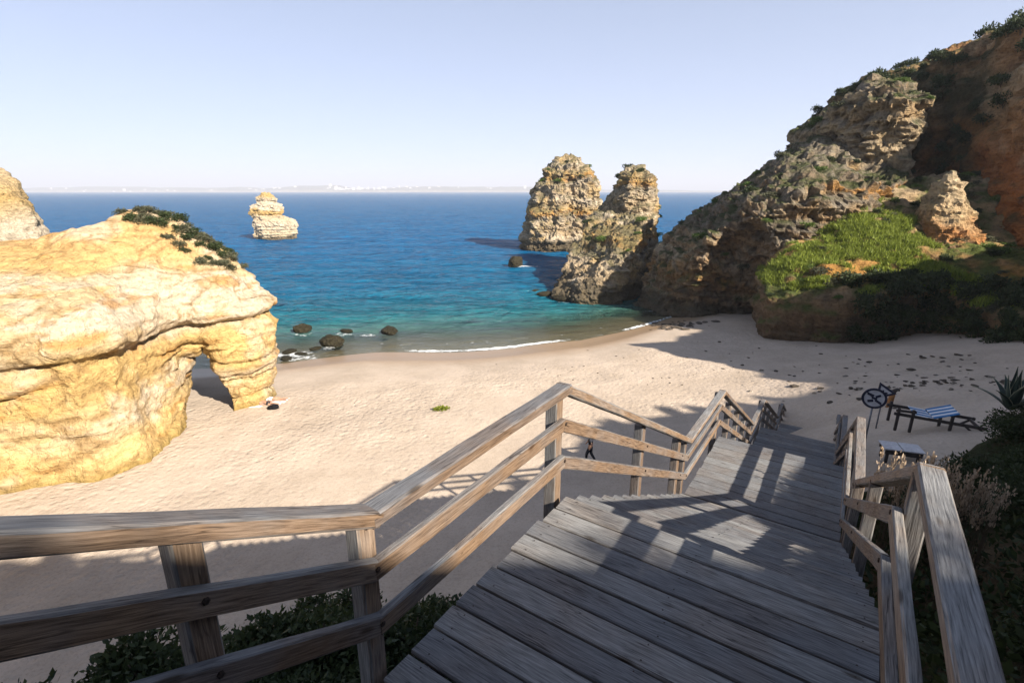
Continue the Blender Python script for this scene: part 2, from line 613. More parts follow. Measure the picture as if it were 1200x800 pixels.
def mat_sand():
    m, nt, b = new_mat('sand')
    tc = nt.nodes.new('ShaderNodeTexCoord')
    at = nt.nodes.new('ShaderNodeAttribute')
    at.attribute_name = 'wet'
    n1 = nd(nt, 'ShaderNodeTexNoise', scale=0.35, detail=6.0, rough=0.6)
    n2 = nd(nt, 'ShaderNodeTexNoise', scale=9.0, detail=6.0, rough=0.7)
    for n in (n1, n2):
        nt.links.new(tc.outputs['Object'], n.inputs['Vector'])
    dry = ramp(nt, n1.outputs[0], [(0.3, (0.41, 0.33, 0.252)), (0.7, (0.545, 0.445, 0.35))])
    sp = ramp(nt, n2.outputs[0], [(0.28, (0.72, 0.70, 0.68)), (0.5, (1, 1, 1)), (0.75, (1.06, 1.06, 1.06))])
    c = mixrgb(nt, dry.outputs[0], sp.outputs[0], 0.8, 'MULTIPLY')
    c = mixrgb(nt, c, (0.33, 0.225, 0.135), at.outputs['Fac'])
    nt.links.new(c, b.inputs['Base Color'])
    ro = nt.nodes.new('ShaderNodeMapRange')
    ro.inputs['To Min'].default_value = 0.95
    ro.inputs['To Max'].default_value = 0.35
    nt.links.new(at.outputs['Fac'], ro.inputs['Value'])
    nt.links.new(ro.outputs[0], b.inputs['Roughness'])
    # trampled sand: dimples where people walk, smooth near the water
    fa = nt.nodes.new('ShaderNodeAttribute')
    fa.attribute_name = 'trod'
    vo = nd(nt, 'ShaderNodeTexVoronoi', scale=3.1, feature='SMOOTH_F1')
    dis = nd(nt, 'ShaderNodeTexNoise', scale=2.5, detail=3.0)
    nt.links.new(tc.outputs['Object'], dis.inputs['Vector'])
    wv = mixrgb(nt, tc.outputs['Object'], dis.outputs['Color'], 0.18)
    nt.links.new(wv, vo.inputs['Vector'])
    dim = ramp(nt, vo.outputs['Distance'], [(0.05, (0, 0, 0)), (0.42, (1, 1, 1))])
    n3 = nd(nt, 'ShaderNodeTexNoise', scale=3.4, detail=4.0, rough=0.6)
    nt.links.new(tc.outputs['Object'], n3.inputs['Vector'])
    ms = nt.nodes.new('ShaderNodeMath')
    ms.operation = 'MULTIPLY'
    nt.links.new(dim.outputs[0], ms.inputs[0])
    nt.links.new(fa.outputs['Fac'], ms.inputs[1])
    ms2 = nt.nodes.new('ShaderNodeMath')
    ms2.operation = 'MULTIPLY'
    nt.links.new(n3.outputs[0], ms2.inputs[0])
    nt.links.new(fa.outputs['Fac'], ms2.inputs[1])
    h1 = bump(nt, ms.outputs[0], 0.8, 0.06)
    h2 = bump(nt, ms2.outputs[0], 0.9, 0.12, h1)
    h3 = bump(nt, n2.outputs[0], 0.25, 0.02, h2)
    nt.links.new(h3, b.inputs['Normal'])
    return m

gx = axis(-160, 160, -32, 36, 0.3, 6)
gy = axis(-30, 260, 8, 66, 0.3, 8)
GX, GY = np.meshgrid(gx, gy, indexing='ij')
BZ = beach_z(GX, GY)
P3 = np.stack([GX.ravel(), GY.ravel(), np.zeros(GX.size)], 1)
dshore = (np.interp(GX, WL_X, WL_Y) - GY).ravel()
trod = np.clip((dshore - 6) / 8, 0.0, 1) * np.clip(0.65 + 0.9 * fbm(P3 * 0.13, 3, 5), 0.1, 1)
BZ = BZ + (trod * (0.05 * fbm(P3 * 1.6, 3, 8) + 0.10 * fbm(P3 * 0.35, 3, 9))).reshape(BZ.shape)
wet = 1 - np.clip((BZ.ravel() - 0.46 - 0.12 * fbm(P3 * 0.2, 3, 21)) / 0.42, 0, 1)
wet = wet * wet * (3 - 2 * wet)
beach = link('beach', mesh_np('beach', np.stack([GX.ravel(), GY.ravel(), BZ.ravel()], 1), grid_faces(len(gx), len(gy)),
             mat_sand(), True, None, {'wet': wet, 'trod': trod}))
tag(beach, kind='structure')

# ------------------------------------------------------------------ sea
def mat_sea():
    m, nt, b = new_mat('sea_water')
    out = nt.nodes['Material Output']
    tc = nt.nodes.new('ShaderNodeTexCoord')
    dep = nt.nodes.new('ShaderNodeAttribute')
    dep.attribute_name = 'depth'
    fo = nt.nodes.new('ShaderNodeAttribute')
    fo.attribute_name = 'foam'
    nz = nd(nt, 'ShaderNodeTexNoise', scale=0.12, detail=8.0, rough=0.72)
    mp0 = nt.nodes.new('ShaderNodeMapping')
    mp0.inputs['Scale'].default_value = (0.3, 1.0, 1.0)
    nt.links.new(tc.outputs['Object'], mp0.inputs['Vector'])
    nt.links.new(mp0.outputs[0], nz.inputs['Vector'])
    dn = nt.nodes.new('ShaderNodeMapRange')
    dn.inputs['From Max'].default_value = 22.0
    nt.links.new(dep.outputs['Fac'], dn.inputs['Value'])
    body = ramp(nt, dn.outputs[0], [(0.0, (0.12, 0.16, 0.095)), (0.045, (0.07, 0.175, 0.14)), (0.10, (0.014, 0.135, 0.165)), (0.25, (0.005, 0.105, 0.20)), (0.6, (0.004, 0.10, 0.225)), (1.0, (0.004, 0.10, 0.24))])
    vary = ramp(nt, nz.outputs[0], [(0.32, (0.5, 0.62, 0.72)), (0.62, (1.25, 1.18, 1.12))])
    bc = mixrgb(nt, body.outputs[0], vary.outputs[0], 0.8, 'MULTIPLY')
    dif = nt.nodes.new('ShaderNodeBsdfDiffuse')
    nt.links.new(bc, dif.inputs['Color'])
    rip = nd(nt, 'ShaderNodeTexNoise', scale=0.9, detail=6.0, rough=0.7, dist=0.5)
    mpr = nt.nodes.new('ShaderNodeMapping')
    mpr.inputs['Scale'].default_value = (0.35, 1.0, 1.0)
    nt.links.new(tc.outputs['Object'], mpr.inputs['Vector'])
    nt.links.new(mpr.outputs[0], rip.inputs['Vector'])
    rv_ = ramp(nt, rip.outputs[0], [(0.36, (0.55, 0.62, 0.70)), (0.5, (0.95, 0.95, 0.97)), (0.66, (1.45, 1.35, 1.25))])  # bright and dark wave faces painted into the water colour
    nt.links.new(mixrgb(nt, bc, rv_.outputs[0], 0.75, 'MULTIPLY'), dif.inputs['Color'])
    tr = nt.nodes.new('ShaderNodeBsdfTransparent')
    tr.inputs['Color'].default_value = (0.80, 0.90, 0.86, 1)
    opa = nt.nodes.new('ShaderNodeMapRange')
    opa.interpolation_type = 'SMOOTHSTEP'
    opa.inputs['From Min'].default_value = 0.0
    opa.inputs['From Max'].default_value = 2.4
    nt.links.new(dep.outputs['Fac'], opa.inputs['Value'])
    mix1 = nt.nodes.new('ShaderNodeMixShader')
    nt.links.new(opa.outputs[0], mix1.inputs[0])
    nt.links.new(tr.outputs[0], mix1.inputs[1])
    nt.links.new(dif.outputs[0], mix1.inputs[2])
    # ripples at three sizes
    mp = nt.nodes.new('ShaderNodeMapping')
    mp.inputs['Scale'].default_value = (0.5, 1.0, 1.0)
    mp.inputs['Rotation'].default_value = (0, 0, 0.2)
    nt.links.new(tc.outputs['Object'], mp.inputs['Vector'])
    hs = None
    for sc_, st, di in ((0.10, 1.0, 3.2), (0.42, 1.0, 1.3), (1.7, 1.0, 0.4)):
        n = nd(nt, 'ShaderNodeTexNoise', scale=sc_, detail=4.0, rough=0.6, dist=0.6)
        nt.links.new(mp.outputs[0], n.inputs['Vector'])
        hs = bump(nt, n.outputs[0], st, di, hs)
    nt.links.new(hs, dif.inputs['Normal'])
    gl = nt.nodes.new('ShaderNodeBsdfGlossy')
    gl.inputs['Roughness'].default_value = 0.12
    nt.links.new(hs, gl.inputs['Normal'])
    fr = nt.nodes.new('ShaderNodeFresnel')
    fr.inputs['IOR'].default_value = 1.33
    nt.links.new(hs, fr.inputs['Normal'])
    fm = nt.nodes.new('ShaderNodeMath')
    fm.operation = 'MULTIPLY'
    fm.inputs[1].default_value = 0.6
    nt.links.new(fr.outputs[0], fm.inputs[0])
    mix2 = nt.nodes.new('ShaderNodeMixShader')
    nt.links.new(fm.outputs[0], mix2.inputs[0])
    nt.links.new(mix1.outputs[0], mix2.inputs[1])
    nt.links.new(gl.outputs[0], mix2.inputs[2])
    # foam
    fn = nd(nt, 'ShaderNodeTexNoise', scale=1.6, detail=6.0, rough=0.7)
    nt.links.new(tc.outputs['Object'], fn.inputs['Vector'])
    fa = nt.nodes.new('ShaderNodeMath')
    fa.operation = 'MULTIPLY_ADD'
    nt.links.new(fn.outputs[0], fa.inputs[0])
    fa.inputs[1].default_value = 1.3
    nt.links.new(fo.outputs['Fac'], fa.inputs[2])
    ft = nt.nodes.new('ShaderNodeMapRange')
    ft.inputs['From Min'].default_value = 1.12
    ft.inputs['From Max'].default_value = 1.4
    nt.links.new(fa.outputs[0], ft.inputs['Value'])
    fd = nt.nodes.new('ShaderNodeBsdfDiffuse')
    fd.inputs['Color'].default_value = (0.75, 0.77, 0.76, 1)
    mix3 = nt.nodes.new('ShaderNodeMixShader')
    nt.links.new(ft.outputs[0], mix3.inputs[0])
    nt.links.new(mix2.outputs[0], mix3.inputs[1])
    nt.links.new(fd.outputs[0], mix3.inputs[2])
    nt.links.new(mix3.outputs[0], out.inputs['Surface'])
    nt.nodes.remove(b)
    return m

FOAM_SPOTS = [(-20.5, 46.2, 2.6), (-18.3, 49.2, 1.5), (5.0, 76.0, 2.0), (7.5, 71.0, 1.6), (0.7, 106.0, 2.6), (4.0, 106.5, 3.2), (18.0, 65.0, 1.5), (-15.5, 53.5, 1.6), (-23, 54, 1.8), (-18.5, 54, 1.6)]
rings = [34.0]
while rings[-1] < 26000:
    rings.append(rings[-1] * 1.0085 + 0.02)
rings = np.array(rings)
angs = np.radians(np.linspace(-72, 72, 430))
RR, AA = np.meshgrid(rings, angs, indexing='ij')
SX, SY = RR * np.sin(AA), RR * np.cos(AA)
near = RR < 700
dpt = np.full(RR.shape, 60.0)
dpt[near] = -beach_z(SX[near], SY[near])
P3 = np.stack([SX.ravel(), SY.ravel(), np.zeros(SX.size)], 1)
amp = np.clip(dpt.ravel() / 4.0, 0.0, 1)
fade = np.clip(1.4 - RR.ravel() / 500, 0, 1)
wav = 0.10 * np.sin(SY.ravel() * 0.75 + 1.6 * fbm(P3 * 0.07, 2, 31) * 3) + 0.5 * fbm(P3 * np.array([0.14, 0.34, 1]), 5, 33, 0.6) 
SZ = wav * amp * fade
ed = dpt.ravel()
foam = np.zeros(SX.size)
foam += 1.0 * np.exp(-((ed - 0.045) / 0.045) ** 2) * np.clip(0.75 + 0.9 * fbm(P3 * 0.12, 2, 41), 0, 1) * np.clip((SX.ravel() + 14) / 6, 0.35, 1)
foam += 0.42 * np.exp(-((ed - 0.30) / 0.08) ** 2) * np.clip(0.3 + 1.5 * fbm(P3 * 0.1, 2, 43), 0, 1)
for fx, fy, fr_ in FOAM_SPOTS:
    d = np.hypot(SX.ravel() - fx, (SY.ravel() - fy) * 1.6)
    foam += 0.55 * np.exp(-(d / fr_) ** 2)
sea = link('sea', mesh_np('sea', np.stack([SX.ravel(), SY.ravel(), SZ], 1), grid_faces(len(rings), len(angs))[:, ::-1],
           mat_sea(), True, None, {'depth': np.clip(ed, 0, 60), 'foam': foam}))
tag(sea, kind='structure')

# ------------------------------------------------------------------ rock builder
def strata(z, seed, thick=0.9):
    """stepped layer profile: -1..1, hard beds stick out and soft ones recede"""
    k = z / thick
    i = np.floor(k)
    f = k - i
    a = hash3(i.astype(np.int64), np.full(len(z), seed), np.zeros(len(z), np.int64), 3)
    b = hash3(i.astype(np.int64) + 1, np.full(len(z), seed), np.zeros(len(z), np.int64), 3)
    t = np.clip((f - 0.7) / 0.3, 0, 1)
    t = t * t * (3 - 2 * t)
    return (a * (1 - t) + b * t) * 2 - 1

def lerp_palette(t, stops):
    xs = [s[0] for s in stops]
    return np.stack([np.interp(t, xs, [s[1][k] for s in stops]) for k in range(3)], 1)

def build_rock(parts, lo, hi, h, seed, carve=None, amp=(0.5, 0.45, 0.16, 0.25), thick=0.9, dip=(0, 0), color=None, join=0.8, profile=None, plan_noise=0.8, cell=1.0, notch=0.0):
    xs = np.arange(lo[0], hi[0] + h, h)
    ys = np.arange(lo[1], hi[1] + h, h)
    zs = np.arange(lo[2], hi[2] + h, h)
    X, Y = np.meshgrid(xs, ys, indexing='ij')
    flat = np.stack([X.ravel() * 0.28, Y.ravel() * 0.28, np.full(X.size, seed * 1.7)], 1)
    wob = fbm(flat, 3, seed).reshape(X.shape) * plan_noise
    F = None
    for poly, ctrl, bat in parts:
        sd = poly_sdf(X, Y, poly) + wob
        top = rbf(ctrl)(X, Y) + wob * 0.5
        off = np.interp(zs, [b_[0] for b_ in bat], [b_[1] for b_ in bat])
        f = smax(sd[:, :, None] + off[None, None, :], (zs[None, None, :] - top[:, :, None]) * 0.8, 0.7)
        F = f if F is None else smin(F, f, join)
    if carve is not None:
        F = carve(F, X[:, :, None], Y[:, :, None], zs[None, None, :])
    F[0] = F[-1] = 1; F[:, 0] = 1; F[:, -1] = 1; F[:, :, -1] = 1; F[:, :, 0] = np.maximum(F[:, :, 0], 0.01)
    V, Q = surface_nets(F.astype(np.float32), (xs[0], ys[0], zs[0]), h)
    N = vnormals(V, Q)
    zz = V[:, 2] + dip[0] * V[:, 0] + dip[1] * V[:, 1] + 0.55 * fbm(V * 0.22, 3, seed + 5)
    hor = np.clip(1 - N[:, 2] ** 2 * 1.2, 0, 1)
    st = strata(zz, seed, thick) * 0.65 + strata(zz, seed + 9, thick * 0.37) * 0.35
    d = amp[0] * fbm(V * 0.35, 4, seed + 1) + amp[1] * st * hor * np.clip(0.7 + 0.8 * fbm(V * 0.15, 2, seed + 14), 0.1, 1.4)
    d += amp[2] * fbm(V * 1.5, 4, seed + 2, 0.6, True)
    w1, w2, cid = worley(V * np.array([0.5, 0.5, 0.85]) * cell + 0.5 * fbm(V * 0.6, 2, seed + 6)[:, None], seed)
    crack = np.clip(1 - (w2 - w1) / 0.13, 0, 1)
    edge = np.clip((w2 - w1) / 0.16, 0, 1)
    d += amp[3] * ((cid - 0.5) * 2.0 * edge - 0.7 * crack ** 1.5)
    w1, w2, cid2 = worley(V * np.array([1.2, 1.2, 1.9]) * cell + 0.4 * fbm(V * 1.1, 2, seed + 8)[:, None], seed + 3)
    d += 0.45 * amp[3] * (cid2 - 0.5) * 2.0 * np.clip((w2 - w1) / 0.2, 0, 1)
    if notch:
        # bedding cracks: thin dark slots that come and go along the beds
        for q, per in enumerate((1.9, 1.3)):
            ph = zz / per + 0.35 * fbm(V * 0.35, 3, seed + 80 + q) + 0.37 * q
            dist = np.abs(ph - np.round(ph)) * per
            on = np.clip(fbm(V * 0.22 + 9.1 * q, 3, seed + 84 + q) * 4.0 - 0.2, 0, 1)
            d -= notch * on * np.exp(-(dist / 0.10) ** 2) * hor
        # vertical fractures
        fx = fbm(V * np.array([0.30, 0.30, 0.10]), 3, seed + 88)
        on = np.clip(fbm(V * 0.25, 2, seed + 89) * 4 - 0.6, 0, 1)
        d -= notch * 1.2 * on * np.exp(-(fx / 0.022) ** 2)
        pit = np.clip(fbm(V * 2.6, 3, seed + 90) * 2.4 - 0.9, 0, 1)
        d -= 0.16 * pit
    if profile is not None:
        d += np.interp(zz, [p[0] for p in profile], [p[1] for p in profile]) * hor
    V = V + N * d[:, None]
    N = vnormals(V, Q)
    c = color(V, N, zz, st, crack, seed)
    return V, Q, N, c

CREAM = (0.53, 0.425, 0.29)
PALE = (0.58, 0.50, 0.385)
YELL = (0.50, 0.345, 0.145)
ORNG = (0.47, 0.235, 0.06)
TAN = (0.43, 0.33, 0.21)
GREY = (0.33, 0.29, 0.23)
DARK = (0.10, 0.085, 0.06)
RED = (0.50, 0.19, 0.058)
GRN = (0.085, 0.115, 0.028)

def mixc(a, b, t):
    t = np.clip(t, 0, 1)[:, None]
    return a * (1 - t) + np.array(b) * t

def col_arch(V, N, zz, st, crack, seed):
    n = fbm(V * 0.3, 4, seed + 60)
    t = zz + 1.1 * n
    c = lerp_palette(t, [(0, YELL), (2.5, (0.63, 0.45, 0.21)), (4.2, CREAM), (4.8, YELL), (6.3, (0.62, 0.43, 0.18)), (7.2, YELL), (7.6, CREAM), (9.5, PALE), (10.8, CREAM), (11.6, (0.58, 0.38, 0.17)), (13, (0.55, 0.36, 0.17))])
    c = mixc(c, YELL, 0.55 * (fbm(V * np.array([.25, .25, 1.1]), 4, seed + 61) > 0.12))
    c = mixc(c, PALE, np.clip(fbm(V * 0.45, 4, seed + 62) * 2.2 - 0.25, 0, 0.7))
    c = mixc(c, ORNG, np.clip(fbm(V * np.array([.5, .5, 1.8]), 3, seed + 63) * 2.6 - 0.75, 0, 0.65))
    c = mixc(c, (0.30, 0.19, 0.08), np.clip(crack * 1.3 - 0.4, 0, 0.8) * (fbm(V * 0.4, 2, seed + 4) > -0.1))
    c = mixc(c, (0.28, 0.20, 0.06), np.clip((2.1 - V[:, 2]) * 1.2, 0, 0.75))
    return c

def col_stack(V, N, zz, st, crack, seed):
    n = fbm(V * 0.35, 4, seed + 60)
    c = lerp_palette(np.mod(zz * 0.11 + 0.18 * n + seed * .37, 1), [(0, TAN), (0.22, CREAM), (0.4, GREY), (0.5, ORNG), (0.58, YELL), (0.7, TAN), (0.85, PALE), (1, TAN)])
    c = mixc(c, YELL, np.clip(fbm(V * 0.4, 3, seed + 64) * 2.2 - 0.1, 0, 0.7))
    c = mixc(c, GREY, np.clip(fbm(V * 0.9, 4, seed + 61) * 1.6 - 0.15, 0, 0.6))
    c = mixc(c, (0.10, 0.09, 0.065), np.clip(fbm(V * 1.3, 4, seed + 62) * 2.6 - 0.35, 0, 0.8))
    c = mixc(c, (0.13, 0.12, 0.06), np.clip((N[:, 2] - 0.35) * 2.0 + fbm(V * 0.8, 3, seed + 63), 0, 0.8) * (zz > 5))
    c = mixc(c, DARK, np.clip((3.4 + 1.6 * n - V[:, 2]) * 0.7, 0, 0.9))  # wet dark foot, painted higher to stand in for a shadow
    return c

def col_pale(V, N, zz, st, crack, seed):
    n = fbm(V * 0.35, 4, seed + 60)
    c = lerp_palette(zz + 0.8 * n, [(0, TAN), (2, (0.55, 0.46, 0.33)), (4.5, PALE), (7, CREAM), (8, YELL), (9, YELL), (9.6, PALE), (12, PALE), (14, YELL), (20, PALE)])
    c = mixc(c, (0.24, 0.20, 0.15), np.clip(fbm(V * 0.9, 4, seed + 61) * 2.4 - 0.7, 0, 0.6))
    c = mixc(c, DARK, np.clip((0.9 + 0.4 * n - V[:, 2]) * 1.6, 0, 0.9))
    return c

def green_mask(V, N, seed, base=-0.15):
    return np.clip((N[:, 2] - 0.42) * 2.4 + 1.2 * fbm(V * 0.25, 4, seed + 70) + base, 0, 1)

def col_head(V, N, zz, st, crack, seed):
    n = fbm(V * 0.3, 4, seed + 60)
    c = lerp_palette(np.mod(zz * 0.085 + 0.14 * n, 1), [(0, TAN), (0.2, (0.34, 0.22, 0.11)), (0.35, TAN), (0.5, ORNG), (0.62, (0.46, 0.32, 0.16)), (0.78, CREAM), (0.9, TAN), (1, TAN)])
    c = mixc(c, (0.30, 0.185, 0.095), np.clip((13.5 - zz) * 0.25, 0, 0.7) * (N[:, 2] < 0.35))  # lower wall browned darker to imitate the shade on it
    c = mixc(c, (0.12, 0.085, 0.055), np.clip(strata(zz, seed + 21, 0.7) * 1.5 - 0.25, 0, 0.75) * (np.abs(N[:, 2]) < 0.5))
    c = mixc(c, GREY, np.clip(fbm(V * 0.6, 4, seed + 61) * 2.0, 0, 0.6))
    c = mixc(c, (0.52, 0.39, 0.22), np.clip((V[:, 2] - 17) * 0.2, 0, 0.65) * np.clip(0.7 + fbm(V * 0.4, 3, seed + 66), 0, 1))
    c = mixc(c, (0.13, 0.115, 0.085), np.clip(fbm(V * 0.9, 4, seed + 62) * 2.4 - 0.45, 0, 0.75))
    c = mixc(c, (0.20, 0.18, 0.15), np.clip((N[:, 2] - 0.05) * 2.2, 0, 0.8) * np.clip((V[:, 2] - 8) * 0.3, 0, 1))  # weathered grey on upper slopes, kept dark in place of shade
    c = mixc(c, (0.07, 0.055, 0.04), np.clip(crack * 1.4 - 0.5, 0, 0.8))
    c = mixc(c, (0.06, 0.075, 0.025), green_mask(V, N, seed, -0.2) * 0.95)
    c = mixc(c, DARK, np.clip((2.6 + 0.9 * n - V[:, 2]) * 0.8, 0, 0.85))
    return c

def col_bluff(V, N, zz, st, crack, seed):
    n = fbm(V * 0.3, 4, seed + 60)
    c = lerp_palette(zz + 1.2 * n, [(0, (0.10, 0.075, 0.05)), (3, (0.20, 0.13, 0.075)), (5, (0.27, 0.175, 0.095)), (6.5, (0.36, 0.26, 0.15)), (8, ORNG), (11, (0.5, 0.33, 0.16)), (16, TAN)])  # lower stops darkened to paint in shade at the bluff foot
    c = mixc(c, (0.13, 0.105, 0.07), np.clip(fbm(V * np.array([.3, .3, 1.2]), 4, seed + 62) * 2.2 - 0.1, 0, 0.7))
    pat = fbm(V * 0.32, 4, 777) + 0.5 * fbm(V * 1.1, 3, 778)
    c = mixc(c, GRN, green_mask(V, N, seed, 0.25) * np.clip(0.75 + pat * 2.5, 0, 0.95))
    return c

def col_red(V, N, zz, st, crack, seed):
    n = fbm(V * 0.22, 4, seed + 60)
    c = lerp_palette(zz + 3.0 * n, [(0, (0.2, 0.13, 0.07)), (6, (0.40, 0.2, 0.085)), (12, RED), (18, (0.38, 0.15, 0.055)), (22, (0.46, 0.25, 0.11)), (26, TAN), (30, (0.36, 0.2, 0.09))])
    c = mixc(c, (0.58, 0.42, 0.27), np.clip(fbm(V * 0.35, 4, seed + 61) * 2.6 - 0.55, 0, 0.8))
    c = mixc(c, (0.17, 0.085, 0.04), np.clip(fbm(V * np.array([.8, .8, .25]), 4, seed + 62) * 2.2 - 0.4, 0, 0.7))
    c = mixc(c, (0.06, 0.07, 0.03), green_mask(V, N, seed, -0.1) * 0.95)
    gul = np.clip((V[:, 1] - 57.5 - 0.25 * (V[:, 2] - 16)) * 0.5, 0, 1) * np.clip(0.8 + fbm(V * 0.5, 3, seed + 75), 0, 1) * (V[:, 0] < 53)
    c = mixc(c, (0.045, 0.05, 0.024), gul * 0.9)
    return c

BAT = [(-2, -0.4), (2, 0.2), (8, 0.9), (14, 2.2), (30, 5.0)]

# --- the arch rock on the left
def carve_arch(F, X, Y, Z):
    e = ((X + 19.05) * 0.83 + (Y - 29.4) * 0.56)
    c = -0.25 + 0.14 * (Z - 1.0)
    hw = np.clip(0.95 - 0.02 * (Z - 1.0) ** 2 * 1.9, -2.0, 1)
    hw = np.where(Z > 5.9, -0.6 - (Z - 5.9), hw)
    along = (-(X + 19.05) * 0.56 + (Y - 29.4) * 0.83)
    hole = np.abs(e - c) - hw
    return smax(F, -hole - 0 * along, 0.35)

ARCH_TOP = [(-16.8, 33.3, 8.6), (-18.3, 33.3, 10.4), (-19.3, 33.8, 11.4), (-21.3, 33.5, 13.2), (-23.2, 33.0, 13.9), (-24.8, 32.6, 13.5), (-26.2, 32.5, 12.3), (-28.2, 31, 11.6), (-31, 29, 12.1), (-36, 27, 12.7),
      (-20.5, 28, 9.6), (-21.5, 25, 9.8), (-24, 23.5, 10.2), (-29, 19.5, 10.8), (-24, 28.5, 12.0), (-45, 22, 12), (-17.2, 31, 8.2), (-20, 37, 10), (-30, 36, 11)]
V, Q, N, c = build_rock([
    ([(-60, 6), (-34, 14.5), (-24.5, 20.2), (-20.2, 22.2), (-19.0, 23.8), (-19.3, 27), (-19.6, 29.3), (-20.6, 32), (-22, 35), (-24, 37.5), (-34, 36), (-60, 32)],
     ARCH_TOP, [(-2, -0.7), (1.5, -0.1), (3.0, 0.3), (7.0, 0.5), (8.0, 0.3), (9.5, 0.7), (11, 1.6), (14, 3.2)]),
    ([(-34, 14.5), (-24.5, 20.4), (-20.4, 22.6), (-19.2, 24.2), (-19.3, 27), (-18.9, 28.8), (-17.6, 29.2), (-16.6, 30.6), (-15.7, 32.4), (-16.0, 34.4), (-18.5, 36.5), (-24, 37.5), (-34, 36)],
     ARCH_TOP, [(-2, 9), (4.6, 5), (5.6, 1.2), (6.6, 0.55), (7.4, 0.5), (8.0, 0.0), (9.5, 0.5), (11, 1.6), (14, 3.2)]),
    ([(-18.6, 29.2), (-17.4, 29.5), (-16.4, 30.8), (-15.7, 32.4), (-16.0, 34.2), (-17.8, 35.2), (-19.3, 33), (-19.2, 30.6)],
     ARCH_TOP, [(-2, 0.8), (1.2, 0.7), (2.6, 0.55), (4.2, 0.2), (6, 0.0), (8, 0.3), (10, 1.5)])],
    (-46, 8, -0.6), (-13, 40, 15.6), 0.14, 3, carve_arch, amp=(0.5, 0.26, 0.08, 0.11), thick=0.85, notch=0.28, color=col_arch,
    profile=[(0, 0), (6.6, 0), (7.25, -0.22), (7.6, 0.1), (9.0, 0.16), (9.9, 0.05), (11.5, 0)])
arch_rock = link('arch_rock', mesh_np('arch_rock', V, Q, M_ROCKF, True, c))
tag(arch_rock, 'yellow and cream layered limestone rock with a narrow arch at its beach end', 'rock')
ARCH = (V, N)

# --- white rock behind it
V, Q, N, c = build_rock([
    ([(-66, 46), (-52, 45), (-47, 48), (-46.5, 53), (-52, 58), (-66, 58)],
     [(-50, 51.5, 15.2), (-48.4, 50.8, 12.6), (-47, 50.5, 10.2), (-55, 52, 16.5), (-64, 52, 16), (-48, 47, 9), (-55, 46, 14)], [(-2, -0.5), (2, 0), (10, 0.4), (16, 1.4)])],
    (-62, 43, -3), (-43, 61, 19), 0.33, 17, amp=(0.6, 0.45, 0.2, 0.2), color=col_pale)
o = link('sea_rock', mesh_np('sea_rock', V, Q, M_ROCK, True, c))
tag(o, 'pale cream rock rising from the water behind the yellow arch rock', 'rock')

# --- lone stack far out
V, Q, N, c = build_rock([
    ([(-83.0, 168), (-79, 166), (-73.5, 166.5), (-70.8, 169.5), (-71.5, 174), (-76, 176.5), (-82, 175)],
     [(-77, 171, 8), (-71, 171, 5.2), (-73.5, 171, 6.4), (-82, 171, 9), (-77, 166, 6.5), (-77, 176, 7)], [(-3, 0.3), (0.5, 0.5), (1.2, -0.1), (5, 0.0), (9, 1.0)]),
    ([(-83.4, 169), (-79, 167.3), (-75.2, 168.4), (-74.2, 171.5), (-76.5, 174.2), (-82, 174)],
     [(-79, 171, 12.4), (-75.2, 171, 10.6), (-82.8, 171, 10.6), (-78.5, 169, 11.8)], [(-3, 0), (6.8, 0.3), (7.6, 0.9), (8.2, -0.1), (12, 0.2)]),
    ([(-82.0, 170), (-78.6, 168.8), (-76.4, 170.2), (-76.8, 173), (-80.5, 173.4)],
     [(-79.4, 171, 15.2), (-77.2, 171, 13.6), (-81.6, 171, 13.2), (-78.6, 173, 14)], [(-3, 0), (12, 0.0), (15, 0.5)])],
    (-88, 162, -2), (-67, 180, 17.5), 0.26, 23, amp=(0.6, 0.5, 0.3, 0.32), color=col_pale, join=0.3, notch=0.12, thick=1.1)
o = link('sea_stack', mesh_np('sea_stack', V, Q, M_ROCK, False, c))
tag(o, 'pale stepped limestone stack standing alone far out in the sea', 'sea stack')

# --- pair of stacks right of centre
V, Q, N, c = build_rock([
    ([(2.8, 139), (6, 134.5), (11, 131.5), (16, 134.5), (21, 133.5), (25.5, 138), (24, 145), (18, 149), (9, 148), (3.5, 145)],
     [(14.6, 141, 24.0), (9.0, 141, 20.5), (12, 141, 23), (18, 141, 22.6), (21.5, 141, 19.0), (24, 141, 13), (5.0, 141, 13), (14, 135, 20), (9, 136, 15), (14, 147, 22)], [(-3, -1.2), (1, -0.4), (8, 0.8), (16, 1.8), (24, 3.4)])],
    (-1, 128, -3), (28, 153, 26), 0.36, 31, amp=(1.5, 0.8, 0.3, 0.6), thick=1.2, notch=0.45, color=col_stack, plan_noise=1.8, cell=0.7)
o = link('sea_stack', mesh_np('sea_stack', V, Q, M_ROCK, False, c))
tag(o, 'broad brown sea stack with rounded top, standing in open water behind its twin', 'sea stack')
STACK1 = (V, N)

